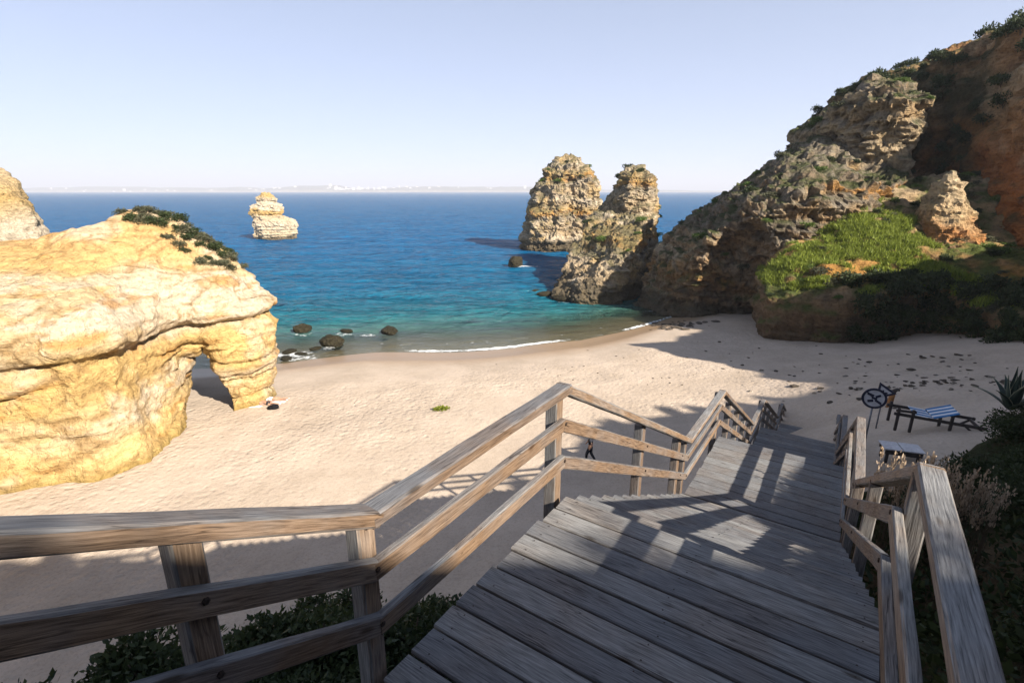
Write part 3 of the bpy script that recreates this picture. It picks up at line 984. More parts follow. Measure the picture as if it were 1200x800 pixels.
V, Q, N, c = build_rock([
    ([(6.6, 74), (9.5, 70), (13.5, 69.5), (17.5, 73), (20, 80), (23, 88), (27.0, 97), (28.2, 104), (26, 109), (21, 110), (16.5, 103), (12, 94), (8.5, 84)],
     [(8, 75, 1.5), (10, 82, 3.6), (12.5, 92, 6.2), (15, 100, 11.0), (17.3, 105, 14.5), (11, 71.5, 2.6), (14, 71.5, 5.2), (16.5, 77, 7.6), (18.5, 85, 9.2), (20.0, 93, 10.2), (22.4, 103, 13.0), (25, 103, 12.0), (27.4, 102.5, 10), (24.5, 96, 10.5), (19, 80, 8.0), (22, 110, 13)],
     [(-3, -1.0), (1, -0.3), (8, 0.2), (20, 1.2)]),
    ([(19.6, 100), (21.0, 96.5), (24.6, 95.5), (27.6, 99), (28.2, 104), (25.5, 107), (21, 106), (19.4, 103)],
     [(22.4, 102, 19.6), (25, 102, 19.2), (27.0, 102, 17.4), (20.3, 102, 18.2), (23, 97, 18), (23, 106, 18.5)], [(-3, -1.0), (8, -0.4), (14, 0.1), (20, 0.9)])],
    (2, 65, -3), (33, 114, 22), 0.3, 37, amp=(1.0, 0.65, 0.25, 0.4), thick=1.1, notch=0.45, color=col_stack)
o = link('sea_stack', mesh_np('sea_stack', V, Q, M_ROCK, False, c))
tag(o, 'craggy sea stack with scrub on its shoulder, nearer the shore than its twin', 'sea stack')
STACK2 = (V, N)

# --- headland, grassy bluff and red cliff on the right
def carve_hollow(F, X, Y, Z):
    e = np.sqrt(((X - 24.6) / 4.6) ** 2 + ((Y - 55.6) / 5.2) ** 2 + ((Z - 2.5) / 9.8) ** 2)
    return smax(F, (1 - e) * 4.5, 0.5)

V, Q, N, c = build_rock([
    ([(16.6, 68.5), (18.3, 65.5), (20.5, 61.5), (22.8, 57.8), (25.5, 55), (30, 53.5), (36, 54), (43.8, 58.5), (45.5, 62.5), (48, 70), (50, 90), (32, 92), (25, 82), (19.5, 74)],
     [(17.5, 68, 1.5), (18.7, 69.5, 3.4), (20.4, 70.8, 7.4), (22.3, 68.6, 10.6), (26.6, 66.4, 14.0), (29.5, 64.1, 16.7), (33, 64, 19.2), (36.6, 65.7, 21.0), (39, 70, 21.5),
      (19.3, 65.5, 3.6), (21.2, 63, 8.0), (23.2, 60, 11.2), (25.8, 58, 14.0), (30, 57, 16.4), (34, 57.0, 16.4), (38, 57.5, 15.0), (43, 60, 17), (30, 74, 13), (24, 78, 8), (46, 70, 20), (48, 88, 20), (34, 85, 14)],
     [(-3, -1.0), (0.5, 0.6), (3, 1.2), (5.5, 0.7), (9, -0.3), (13, -0.2), (20, 0.4)]),
    ([(36.4, 70), (38.0, 65.5), (39.6, 61.6), (41.6, 59.4), (44.6, 59.8), (46.0, 63.5), (47, 72), (43, 76), (37.5, 74)],
     [(36.8, 68, 22.0), (38.2, 66.5, 24.3), (39.6, 65.0, 26.2), (41, 64, 27.3), (43.5, 63.0, 26.8), (45.2, 62, 25.2), (46, 70, 28), (39, 72, 23)],
     [(10, -1.2), (15, 0.2), (18, 0.9), (21, 0.6), (24, -0.2), (28, 0.9)])],
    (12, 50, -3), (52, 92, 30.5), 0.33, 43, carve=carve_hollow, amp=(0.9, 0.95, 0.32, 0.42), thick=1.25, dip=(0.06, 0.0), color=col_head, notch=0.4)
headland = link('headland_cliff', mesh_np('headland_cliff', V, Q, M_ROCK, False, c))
tag(headland, kind='structure')
HEAD = (V, N)

V, Q, N, c = build_rock([
    ([(24.0, 47.6), (25.5, 45.6), (28, 44.3), (32, 43.6), (35.5, 43.6), (37.2, 40.5), (36.6, 35), (36.5, 30.5), (42, 27), (62, 36), (60, 58), (44, 61), (34, 59), (27, 54), (25.0, 51)],
     [(24.6, 48, 6.2), (27.5, 50.3, 8.8), (34.7, 53.6, 12.6), (41.4, 56.3, 15.2), (39.9, 46.3, 8.9), (29, 46.3, 7.2), (35, 46.5, 8.2), (48, 48.5, 10), (42, 52.4, 11.5), (46, 40, 9), (42, 36, 7.5), (38.5, 40, 6.5), (38, 33, 6), (46.8, 54.5, 15), (60, 45, 14), (45, 28, 7), (31, 56, 11)],
     [(-2, -1.0), (1, -0.2), (3, 0.1), (5, -0.2), (7, -0.3), (9, 0.5), (16, 1.5)])],
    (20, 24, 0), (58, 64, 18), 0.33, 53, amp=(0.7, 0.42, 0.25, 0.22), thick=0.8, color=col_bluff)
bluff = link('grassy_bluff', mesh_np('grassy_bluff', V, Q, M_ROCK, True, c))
tag(bluff, kind='structure')
BLUFF = (V, N, Q)

V, Q, N, c = build_rock([
    ([(44, 84), (49.5, 72), (51, 64), (49.8, 58), (48.5, 53), (48.5, 48), (50, 43.5), (56, 42), (74, 50), (76, 84)],
     [(50.6, 72.9, 29.2), (52.7, 69.1, 30.4), (52.6, 63.1, 31.0), (52.2, 58, 30.5), (50.2, 53, 24), (50, 49, 19), (54, 48, 26), (58, 50, 31), (62, 58, 32), (52, 44, 15), (60, 75, 31), (70, 55, 32)],
     [(-2, -2.0), (10, -0.8), (16, 0.0), (24, 0.6), (32, 2.2)])],
    (38, 40, 3), (70, 86, 34.5), 0.36, 61, amp=(1.0, 0.35, 0.3, 0.4), thick=1.6, color=col_red)
redc = link('red_cliff', mesh_np('red_cliff', V, Q, M_ROCK, False, c))
tag(redc, kind='structure')
REDC = (V, N)

def col_pin(V, N, zz, st, crack, seed):
    n = fbm(V * 0.5, 4, seed + 60)
    c = lerp_palette(zz + 2.0 * n, [(8, (0.48, 0.30, 0.15)), (11, (0.47, 0.22, 0.08)), (13, (0.52, 0.38, 0.22)), (17, (0.56, 0.45, 0.30))])
    c = mixc(c, (0.16, 0.13, 0.08), np.clip(fbm(V * 1.2, 4, seed + 62) * 2.4 - 0.4, 0, 0.75))
    return mixc(c, (0.07, 0.09, 0.03), green_mask(V, N, seed, -0.5) * 0.9)
V, Q, N, c = build_rock([
    ([(39.6, 50.5), (41.4, 48.2), (44.4, 48.0), (46.8, 49.8), (48.2, 53.5), (44.5, 55.5), (40.8, 53.6)],
     [(42.2, 51.8, 17.0), (41.0, 51.6, 13.6), (40.0, 51, 11), (43.6, 51.4, 14.4), (45.5, 51.8, 12.2), (47.5, 52.5, 11.4), (42.5, 49.6, 12.4), (45, 49.2, 9.5), (42.5, 54.5, 14)], [(0, -0.5), (9, 0.0), (17, 0.6)])],
    (37, 45, 4), (51, 58, 19), 0.24, 67, amp=(0.6, 0.15, 0.28, 0.35), thick=1.6, color=col_pin, plan_noise=0.6)
o = link('rock_pinnacle', mesh_np('rock_pinnacle', V, Q, M_ROCK, False, c))
tag(o, 'pointed tan and orange rock spur on the bluff in front of the gully', 'rock')

# --- crag just outside the right edge of the view, it shades the beach head and the bluff
V, Q, N, c = build_rock([
    ([(33.3, 22.8), (38.5, 14.5), (41, 9), (45, 2), (60, -4), (86, 25), (74, 42), (62, 37), (51, 32)],
     [(33.5, 22.4, 21), (39.6, 13.6, 21), (50.3, 31.5, 21), (60, 30, 22), (47, 18, 22.5), (48, 6, 24.5), (66, 10, 25), (70, 40, 22)], [(-2, -1), (8, 0), (22, 0.6)])],
    (26, -4, 0), (90, 50, 27), 0.9, 71, amp=(1.2, 0.8, 0.5, 0.3), thick=1.8, color=col_red)
o = link('crag', mesh_np('crag', V, Q, M_ROCK, True, c))
tag(o, kind='structure')

# ------------------------------------------------------------------ hillside the stairs come down
HC = []
for s_ in (-8, -4, 0, 4, 8, 12, 16, 19):
    dz = deck_z(s_)
    for w_, o_ in ((-0.7, -1.5), (2.0, -0.7), (-3.2, -3.4), (4.5, 0.9)):
        p = sw(s_, w_)
        HC.append((p.x, p.y, max(dz + o_, 0.6)))
for s_, w_, z_ in ((-4, -6.5, 10), (0, -6.5, 9.2), (2, -6.5, 8.8), (4, -6.5, 8.0), (6, -6.5, 5.8), (8, -6.5, 4.0), (11, -6.5, 1.6), (14, -6, .6), (3, -9.0, 5.2), (5.5, -9.0, 3.6), (-6, -11, 5), (0, -11, 2.6), (4, -11.5, 1.6), (10, -10, 0.4), (15, -8, 0), (20, -6, 0), (24, -3, 0.5), (24, 0, 1.8), (24, 2.5, 3.0), (29, 0, 0.4), (33, 0, 0), (22, 4.5, 6.2), (20.8, 5.2, 8.2), (19, 4, 7.6), (18.8, 2.5, 6.2),
                    (15, 5, 10.4), (10, 7, 12.8), (5, 7, 14.2), (0, 7, 16.2), (18, 9, 10.0), (22, 9, 8.5), (27, 8, 4.0), (30, 10, 4.5), (-4, -18, 0.4), (5, -16, 0), (12, -16, -0.5), (25, -10, -1)):
    p = sw(s_, w_)
    HC.append((p.x, p.y, z_))
for x_, y_, z_ in ((-14, -9.5, 20.0), (-6, -8.6, 21.2), (-1, -8.3, 21.8), (3.7, -8.3, 22.0), (7.2, -8.3, 21.8), (8.8, -8.2, 21.45), (11.3, -7.7, 21.1), (16, -7, 20.4), (17.2, -4.5, 18.7), (20, -4.5, 19.6), (23.6, -1.7, 21.0), (26.7, 4.5, 20.8), (33, 6.5, 20.8), (40, 7.2, 21.3), (47, 6, 25),
                    (-24, -10, 17), (-20, -2, 7), (-26, 2, 2), (-12, -4, 11.5), (0, -30, 22), (30, -30, 23), (-30, -30, 22), (58, -6, 27), (-45, -5, 12), (24, 10, 13), (31, 16, 9), (-45, -30, 22), (60, -30, 23), (-40, 6, 2), (34, 26, 5), (14, 1, 16.5), (20, 5, 15.5)):
    HC.append((x_, y_, z_))
HILL = rbf(HC)
hx = axis(-60, 60, -16, 26, 0.4, 2.5)
hy = axis(-40, 40, -14, 28, 0.4, 2.5)
HXg, HYg = np.meshgrid(hx, hy, indexing='ij')
HZ = HILL(HXg, HYg)
P3 = np.stack([HXg.ravel(), HYg.ravel(), HZ.ravel()], 1)
HZ = HZ + (0.35 * fbm(P3 * 0.5, 4, 81)).reshape(HZ.shape)
Vh = np.stack([HXg.ravel(), HYg.ravel(), HZ.ravel()], 1)
Qh = grid_faces(len(hx), len(hy))
Nh = vnormals(Vh, Qh)
nn = fbm(Vh * 0.5, 4, 82)
ch = lerp_palette(nn, [(-0.6, (0.09, 0.065, 0.04)), (0, (0.15, 0.11, 0.065)), (0.5, (0.23, 0.17, 0.10))])
ch = mixc(ch, (0.045, 0.055, 0.02), np.clip(0.4 + 1.2 * fbm(Vh * 0.9, 3, 83), 0, 1))
hill = link('hillside', mesh_np('hillside', Vh, Qh, M_ROCK, True, ch))
tag(hill, kind='structure')

def ground_z(x, y):
    return float(max(HILL(np.array([x]), np.array([y]))[0], beach_z(np.array([x]), np.array([y]))[0]))

# ------------------------------------------------------------------ wooden staircase
def chamfer_beam(L, w, h, ch, rings=2, jit=0.0, seed=0):
    """beam along local X from 0 to L, centred in Y and Z, chamfered edges, slightly uneven"""
    rr = random.Random(seed)
    prof = [(-w / 2 + ch, -h / 2), (w / 2 - ch, -h / 2), (w / 2, -h / 2 + ch), (w / 2, h / 2 - ch), (w / 2 - ch, h / 2), (-w / 2 + ch, h / 2), (-w / 2, h / 2 - ch), (-w / 2, -h / 2 + ch)]
    vs, fs = [], []
    for i in range(rings):
        x = L * i / (rings - 1)
        for (a, b) in prof:
            vs.append((x + (rr.uniform(-1, 1) * jit if i in (0, rings - 1) else 0), a + rr.uniform(-1, 1) * jit, b + rr.uniform(-1, 1) * jit))
    for i in range(rings - 1):
        for k in range(8):
            k2 = (k + 1) % 8
            fs.append((i * 8 + k, i * 8 + k2, (i + 1) * 8 + k2, (i + 1) * 8 + k))
    fs.append(tuple(range(8))[::-1])
    fs.append(tuple((rings - 1) * 8 + k for k in range(8)))
    return vs, fs

def frame(x_axis, up=Vector((0, 0, 1)), loc=Vector((0, 0, 0))):
    x = x_axis.normalized()
    y = up.cross(x).normalized()
    z = x.cross(y)
    m = Matrix((x, y, z)).transposed().to_4x4()
    m.translation = loc
    return m

st_root = empty('wooden_staircase', sw(0, -0.7, 0))
tag(st_root, 'long weathered timber staircase with landings and railings leading down to the beach', 'staircase')
ROOT_INV = Matrix.Translation(-st_root.location)

def put(name, me, m):
    return link(name, me, st_root, ROOT_INV @ m)

rvec = Vector((RX, RY, 0))
hvec = Vector((HX, HY, 0))
DECK_W0, DECK_W1 = W_L + 0.02, W_R - 0.06
deckL = DECK_W1 - DECK_W0
# landings
land_mesh = {}
def plank_mesh(width, var):
    key = (round(width, 3), var)
    if key not in land_mesh:
        vs, fs = chamfer_beam(deckL, width, 0.045, 0.007, 2, 0.004, var * 13 + 1)
        nw = len(fs)
        for u_ in (0.12, deckL / 2, deckL - 0.12):
            for v_ in (-0.32, 0.32):
                i0 = len(vs)
                vs = vs + [(u_ + 0.0065 * math.cos(k * math.pi / 3) + var * 0.004, v_ * width + 0.0065 * math.sin(k * math.pi / 3), 0.0305) for k in range(6)]
                fs = fs + [tuple(range(i0, i0 + 6))]
        me_ = pymesh('plank', vs, fs, M_WOOD)
        me_.materials.append(M_SCREW)
        for p_ in me_.polygons[nw:]:
            p_.material_index = 1
        land_mesh[key] = me_
    return land_mesh[key]

M_SCREW = mat_plain('rusty_screw', (0.05, 0.035, 0.028), 0.5, 0.3, 60, 0.4, 0.5)
rr = random.Random(5)
def lay(s0, s1, z0, name, pw, gap):
    n = max(1, round((s1 - s0) / (pw + gap)))
    step = (s1 - s0) / n
    for i in range(n):
        s_ = s0 + (i + 0.5) * step
        p = sw(s_, DECK_W0 + rr.uniform(-0.02, 0.02), z0 - 0.0225 + rr.uniform(-0.003, 0.003))
        put(name, plank_mesh(step - gap, rr.randrange(5)), frame(rvec, loc=p) @ Matrix.Rotation(rr.uniform(-0.003, 0.003), 4, 'Z'))

lay(S['A'] - 0.05, S['B'] + 0.02, DK[0], 'landing_plank', 0.20, 0.023)
lay(S['C'], S['D'] + 0.02, DK[1], 'landing_plank', 0.26, 0.02)
lay(S['E'], S['F'] + 0.02, DK[2], 'landing_plank', 0.26, 0.02)
lay(S['G'], S['H'] + 0.02, DK[3], 'landing_plank', 0.26, 0.02)

def flight(s0, z0, s1, z1):
    n = round((z0 - z1) / 0.172)
    run, rise = (s1 - s0) / n, (z0 - z1) / n
    for i in range(1, n):
        z = z0 - rise * i
        for j in (0, 1):
            s_ = s0 + run * (i - 1) + run * (0.25 + 0.5 * j) + 0.02
            p = sw(s_, DECK_W0 + rr.uniform(-0.012, 0.012), z - 0.0225 + rr.uniform(-0.002, 0.002))
            put('tread_plank', plank_mesh(run / 2 - 0.009, rr.randrange(5)), frame(rvec, loc=p))
        # riser board set back under the nosing
    for w_ in (DECK_W0 + 0.12, (DECK_W0 + DECK_W1) / 2, DECK_W1 - 0.12):
        a = sw(s0, w_, z0 - 0.28)
        b = sw(s1, w_, z1 - 0.28)
        vs, fs = chamfer_beam((b - a).length, 0.06, 0.26, 0.006)
        put('stringer', pymesh('stringer', vs, fs, M_WOOD), frame(b - a, loc=a))
    return n

flight(S['U'], deck_z(S['U']), S['A'] - 0.05, DK[0])
flight(S['B'], DK[0], S['C'], DK[1])
flight(S['D'], DK[1], S['E'], DK[2])
flight(S['F'], DK[2], S['G'], DK[3])
flight(S['H'], DK[3], S['K'], DK[3] - 1.45)
for k0, k1, z in (('A', 'B', DK[0]), ('C', 'D', DK[1]), ('E', 'F', DK[2]), ('G', 'H', DK[3])):
    for w_ in (DECK_W0 + 0.12, (DECK_W0 + DECK_W1) / 2, DECK_W1 - 0.12):
        a, b = sw(S[k0], w_, z - 0.16), sw(S[k1], w_, z - 0.16)
        vs, fs = chamfer_beam((b - a).length, 0.07, 0.20, 0.006)
        put('joist', pymesh('joist', vs, fs, M_WOOD), frame(b - a, loc=a))

# railings: handrail on the posts, two lower rails on the walkway side
keys = 'UABCDEFGHK'
BOLT = MB().tube([(-0.01, 0, 0), (0.006, 0, 0), (0.009, 0, 0)], [0.017, 0.017, 0.010], 6).mesh('bolt', M_SCREW)
post_mesh = {}
def post(s_, side, top=None):
    w_ = (W_L - 0.115) if side < 0 else (W_R + 0.0)
    zt = deck_z(s_) + RAIL_H - 0.085 if top is None else top
    p = sw(s_, w_)
    zb = min(ground_z(p.x, p.y) - 0.4, deck_z(s_) - 0.5)
    zb = max(zb, deck_z(s_) - 14)
    L = zt - zb
    key = round(L, 1)
    if key not in post_mesh:
        vs, fs = chamfer_beam(key, 0.125, 0.125, 0.012, 3, 0.003, int(key * 10))
        post_mesh[key] = pymesh('post', vs, fs, M_RAIL)
    m = frame(Vector((0, 0, 1)), hvec, Vector((p.x, p.y, zt - key)))
    put('post', post_mesh[key], m)
    for dz in (-0.40, -0.78):
        q = sw(s_, (W_L + 0.012) if side < 0 else (W_R - 0.127), deck_z(s_) + RAIL_H + dz + 0.02)
        put('bolt', BOLT, frame(rvec if side < 0 else -rvec, loc=q))

for side, w_ in ((-1, W_L), (1, W_R)):
    for k0, k1 in zip(keys[:-1], keys[1:]):
        s0, s1 = S[k0], S[k1]
        z0, z1 = deck_z(s0) + RAIL_H, deck_z(s1) + RAIL_H
        for name, dz, wd, ht, wo_ in (('handrail', -0.045, 0.15, 0.09, side * 0.02), ('guard_rail', -0.40, 0.06, 0.125, -0.02 if side < 0 else -0.095), ('guard_rail', -0.78, 0.06, 0.125, -0.02 if side < 0 else -0.095)):
            a, b = sw(s0, w_ + wo_, z0 + dz), sw(s1, w_ + wo_, z1 + dz)
            d = (b - a).normalized()
            ext = 0.028 if name == 'handrail' else 0.012
            a2, b2 = a - d * ext, b + d * ext
            L = (b2 - a2).length
            nr = max(3, int(L / 0.35))
            vs, fs = chamfer_beam(L, wd * random.uniform(0.96, 1.03), ht, 0.013 if name == 'handrail' else 0.009, nr, 0.0032, hash((k0, side, name)) % 9973 if False else int(s0 * 100 + side * 7 + dz * 50) % 9973)
            put(name, pymesh(name, vs, fs, M_RAIL), frame(b2 - a2, loc=a2) @ Matrix.Translation((0, 0, (0.0015 if side > 0 else 0) + 0.0011 * (ord(k0) % 3))))
        if k0 in 'BDFH' or k0 == 'U':
            n = 1 if k0 in 'BH' else 3
            if k0 == 'U':
                for s_ in ((0.72, -0.9, -2.6, -4.6) if side < 0 else (-0.6, -2.6, -4.6)):
                    post(s_, side)
            else:
                for i in range(1, n + 1):
                    post(s0 + (s1 - s0) * i / (n + 1), side)
    for k in keys[1:]:
        post(S[k], side)
        if k in 'C':
            post(S[k] - 0.45, side)

# ------------------------------------------------------------------ vegetation
def leaf_cloud(n, size, lobes, leaf, seed, up=0.3, shell=0.55):
    """n small leaf quads filling a lumpy crown made of lobes [(x,y,z,r)]"""
    g = np.random.default_rng(seed)
    lo = np.array(lobes, float)
    k = g.choice(len(lo), n, p=lo[:, 3] ** 2 / np.sum(lo[:, 3] ** 2))
    d = g.normal(size=(n, 3))
    d /= np.linalg.norm(d, axis=1)[:, None]
    d[:, 2] = np.where(d[:, 2] < -0.5, -d[:, 2], d[:, 2])
    r = lo[k, 3] * (shell + (1 - shell) * g.random(n) ** 0.6) * (1 + 0.25 * g.normal(size=n) * 0.6)
    c = (lo[k, :3] + d * r[:, None]) * size
    a = g.normal(size=(n, 3)) + d * 0.6 + np.array([0, 0, up])
    a /= np.linalg.norm(a, axis=1)[:, None]
    b = np.cross(a, g.normal(size=(n, 3)))
    b /= np.linalg.norm(b, axis=1)[:, None]
    L = leaf * (0.6 + 0.8 * g.random(n))[:, None]
    W = L * 0.45
    V = np.stack([c, c + a * L * 0.5 + b * W * 0.5, c + a * L, c + a * L * 0.5 - b * W * 0.5], 1).reshape(-1, 3)
    V[:, 2] = np.maximum(V[:, 2], -0.15 * size)
    return V, np.arange(n * 4).reshape(-1, 4)

def stem_mesh(size, seed, n=7):
    g = random.Random(seed)
    mb = MB()
    for i in range(n):
        a = g.uniform(0, 6.28)
        r = g.uniform(0.2, 0.6) * size
        mb.tube([(0, 0, -0.2 * size), (r * 0.4 * math.cos(a), r * 0.4 * math.sin(a), 0.25 * size), (r * math.cos(a), r * math.sin(a), g.uniform(0.5, 0.9) * size)], [0.03 * size, 0.022 * size, 0.008 * size], 5)
    return mb.mesh('stem', M_TWIG)

def lobes(seed, n, spread, flat=0.7):
    g = random.Random(seed)
    out = [(0, 0, 0.35, 0.5)]
    for i in range(n):
        a = g.uniform(0, 6.28)
        r = spread * math.sqrt(g.random())
        out.append((r * math.cos(a), r * math.sin(a), g.uniform(0.2, 0.75) * flat, g.uniform(0.22, 0.42)))
    return out

BUSH = {}
def bush_proto(kind, seed, n, leaf, mat, nl=7, spread=0.65, flat=0.8):
    V, F = leaf_cloud(n, 1.0, lobes(seed, nl, spread, flat), leaf, seed)
    BUSH.setdefault(kind, []).append((mesh_np('foliage', V, F, mat, False), stem_mesh(1.0, seed)))

for i in range(3):
    bush_proto('near_dark', 100 + i, 2600, 0.10, M_LEAF_DARK)
    bush_proto('far_dark', 110 + i, 700, 0.20, M_LEAF_DARK)
    bush_proto('far_grey', 120 + i, 700, 0.19, M_LEAF_GREY)
    bush_proto('far_green', 130 + i, 700, 0.20, M_LEAF_GREEN)

def bush(kind, loc, size, label, group, name='bush', cat='bush', flat=1.0, rnd=random):
    fol, stm = rnd.choice(BUSH[kind])
    e = empty(name, loc, rnd.uniform(0, 6.28))
    e.scale = (size, size, size * flat)
    link('foliage', fol, e)
    link('stems', stm, e)
    tag(e, label, cat, group)
    return e

rv = random.Random(21)
def hill_z(x, y):
    return float(HILL(np.array([x]), np.array([y]))[0])

# right of the stairs, in the shade
n = 0
while n < 95:
    s_, w_ = rv.uniform(-1.0, 20.5), rv.uniform(1.5, 8.5)
    if 16.5 < s_ and w_ < 4.2: continue
    sz = rv.uniform(0.55, 1.0)
    if w_ < 1.0 + sz * 0.8 + (0.6 if s_ > 12 else 0.0): continue
    if 7.6 < s_ < 10.8 and w_ < 3.4: continue
    p = sw(s_, w_)
    if math.hypot(p.x, p.y) < 2.6: continue
    bush('near_dark', (p.x, p.y, hill_z(p.x, p.y) - 0.05), sz, 'dark leafy bush on the shaded slope right of the staircase', 'bushes on the slope right of the staircase', flat=0.85, rnd=rv)
    n += 1
# left, under the railing
n = 0
while n < 46:
    s_, w_ = rv.uniform(0.0, 9.0), rv.uniform(-9.4, -3.8)
    if s_ - w_ > 15.5 or w_ < -9.6 + abs(s_ - 4.5) * 0.5: continue
    p = sw(s_, w_)
    z = max(hill_z(p.x, p.y), 1.4)
    bush('near_dark', (p.x, p.y, z - 0.05), rv.uniform(0.7, 1.25), 'dark bush on the bank below the left railing', 'bushes on the bank below the railing', flat=0.8, rnd=rv)
    n += 1
# low cover between the bushes
gc = np.random.default_rng(44)
ncov = 52000
s_ = np.r_[gc.uniform(-1.5, 20.5, 38000), gc.uniform(-1, 9.0, 14000)]
w_ = np.r_[gc.uniform(0.9, 9.5, 38000), gc.uniform(-9.2, -2.2, 14000)]
x_, y_ = HX * s_ + RX * w_, HY * s_ + RY * w_
keep = ~((s_ > 16.8) & (w_ < 4.3) & (w_ > 0)) & ~((w_ < 0) & (w_ < -9.4 + np.abs(s_ - 4.5) * 0.6))
x_, y_ = x_[keep], y_[keep]
ncov = len(x_)
P3 = np.stack([x_, y_, 0 * x_], 1)
c = np.stack([x_, y_, HILL(x_, y_) + 0.35 * fbm(np.stack([x_, y_, HILL(x_, y_)], 1) * 0.5, 4, 81) + gc.random(ncov) * (0.25 + 0.2 * fbm(P3 * 0.8, 2, 45))], 1)
a = gc.normal(size=(ncov, 3)) + np.array([0, 0, 0.7]); a /= np.linalg.norm(a, axis=1)[:, None]
b = np.cross(a, gc.normal(size=(ncov, 3))); b /= np.linalg.norm(b, axis=1)[:, None]
L = (0.09 + 0.10 * gc.random(ncov))[:, None]
CV = np.stack([c, c + a * L * 0.5 + b * L * 0.24, c + a * L, c + a * L * 0.5 - b * L * 0.24], 1).reshape(-1, 3)
o = link('ground_cover', mesh_np('ground_cover', CV, np.arange(4 * ncov).reshape(-1, 4), M_LEAF_DARK, False))
tag(o, 'low dark leafy ground cover on the banks beside the staircase', 'ground cover', kind='stuff')

# along the crest behind the camera: their tops roughen the shadow edge
for i in range(26):
    t = i / 25
    x_ = -12 + 52 * t
    y_ = float(np.interp(x_, [-14, 3.7, 16, 23.6, 26.7, 41], [-9.5, -8.3, -7, -1.7, 4.5, 7.4])) - rv.uniform(1.2, 2.6)
    if 14.5 < x_ < 21: y_ -= 1.5
    bush('far_dark', (x_, y_, hill_z(x_, y_) - 0.1), rv.uniform(0.6, 1.1), 'bush on the crest of the hill above the staircase', 'bushes on the hill crest', rnd=rv)

def pick_sites(V, N, mask, n, seed, mind):
    g = np.random.default_rng(seed)
    idx = np.flatnonzero(mask)
    g.shuffle(idx)
    out = []
    for i in idx:
        if all(np.linalg.norm(V[i] - V[j]) > mind for j in out):
            out.append(i)
            if len(out) >= n: break
    return out

# arch rock: low scrub on the hump
V, N = ARCH
m = (N[:, 2] > 0.2) & (V[:, 0] > -23.8) & (V[:, 0] < -18.2) & (V[:, 1] > 31.6) & (V[:, 1] < 35.5) & (V[:, 2] > 12.6 + (-23.8 - V[:, 0]) * -0.0 - np.clip(V[:, 0] + 21.8, 0, 9) * 0.75)
for i in pick_sites(V, N, m, 55, 1, 0.42):
    k = 'far_grey' if rv.random() < 0.55 else 'far_dark'
    bush(k, V[i] - np.array([0, 0, 0.12]), rv.uniform(0.4, 0.72), ('grey green' if k == 'far_grey' else 'dark green') + ' scrub clump on top of the yellow arch rock', k.replace('far_', '') + ' scrub on the arch rock', 'scrub_clump', 'shrub', 0.8, rv)

# stacks
for nm, (V, N), cnt, zmin, lab in (('s1', STACK1, 16, 16, 'dark scrub clump on the broad sea stack in open water'), ('s2', STACK2, 22, 6, 'green scrub clump on the craggy sea stack near the shore')):
    m = (N[:, 2] > 0.25) & (V[:, 2] > zmin)
    for i in pick_sites(V, N, m, cnt, 5, 1.8):
        bush('far_green' if rv.random() < 0.5 else 'far_dark', V[i] - np.array([0, 0, 0.3]), rv.uniform(0.7, 1.5), lab, 'scrub on stack ' + ('offshore' if nm == 's1' else 'near shore'), 'scrub_clump', 'shrub', 0.7, rv)
# headland
V, N = HEAD
m = (N[:, 2] > 0.45) & (V[:, 2] > 5)
for i in pick_sites(V, N, m, 80, 6, 1.9):
    z = V[i, 2]
    k = rv.choice(['far_dark', 'far_dark', 'far_grey', 'far_green'])
    bush(k, V[i] - np.array([0, 0, 0.3]), rv.uniform(0.6, 1.3), {'far_dark': 'dark', 'far_grey': 'grey', 'far_green': 'green'}[k] + ' scrub clump growing on the big layered headland', k.replace('far_', '') + ' scrub on the headland', 'scrub_clump', 'shrub', 0.7, rv)
V, N = REDC
m = (N[:, 2] > 0.5) & (V[:, 2] > 24) & (V[:, 0] < 60)
for i in pick_sites(V, N, m, 34, 8, 1.5):
    bush('far_dark', V[i] - np.array([0, 0, 0.3]), rv.uniform(0.9, 1.8), 'dark bush on the rim of the red cliff', 'bushes on the red cliff rim', rnd=rv)
m = (V[:, 1] > 57) & (V[:, 0] < 52.5) & (V[:, 2] > 13) & (N[:, 0] < 0.2)
for i in pick_sites(V, N, m, 60, 18, 1.5):
    bush('far_dark', V[i] - np.array([0, 0, 0.3]), rv.uniform(0.8, 1.5), 'dark bush in the shaded gully beside the red cliff', 'bushes in the gully', rnd=rv)
V, N, Qb = BLUFF
m = (N[:, 2] > 0.3) & (V[:, 2] > 5.5) & (V[:, 0] < 50)
for i in pick_sites(V, N, m, 95, 9, 1.2):
    k = rv.choice(['far_green', 'far_dark', 'far_grey', 'far_dark'])
    bush(k, V[i] - np.array([0, 0, 0.2]), rv.uniform(0.5, 1.0), {'far_dark': 'dark', 'far_grey': 'grey', 'far_green': 'green'}[k] + ' shrub on the grassy bluff below the red cliff', k.replace('far_', '') + ' shrubs on the grassy bluff', 'scrub_clump', 'shrub', 0.75, rv)
m = (N[:, 1] < 0.2) & (V[:, 2] > 1.5) & (V[:, 2] < 7.5) & (V[:, 0] > 30) & (V[:, 0] < 46) & (V[:, 1] < 46.5)
for i in pick_sites(V, N, m, 110, 10, 0.95):
    bush('far_dark', V[i] - np.array([0, 0, 0.3]), rv.uniform(0.9, 1.6), 'dark bush at the shaded foot of the grassy bluff', 'bushes at the foot of the bluff', rnd=rv)

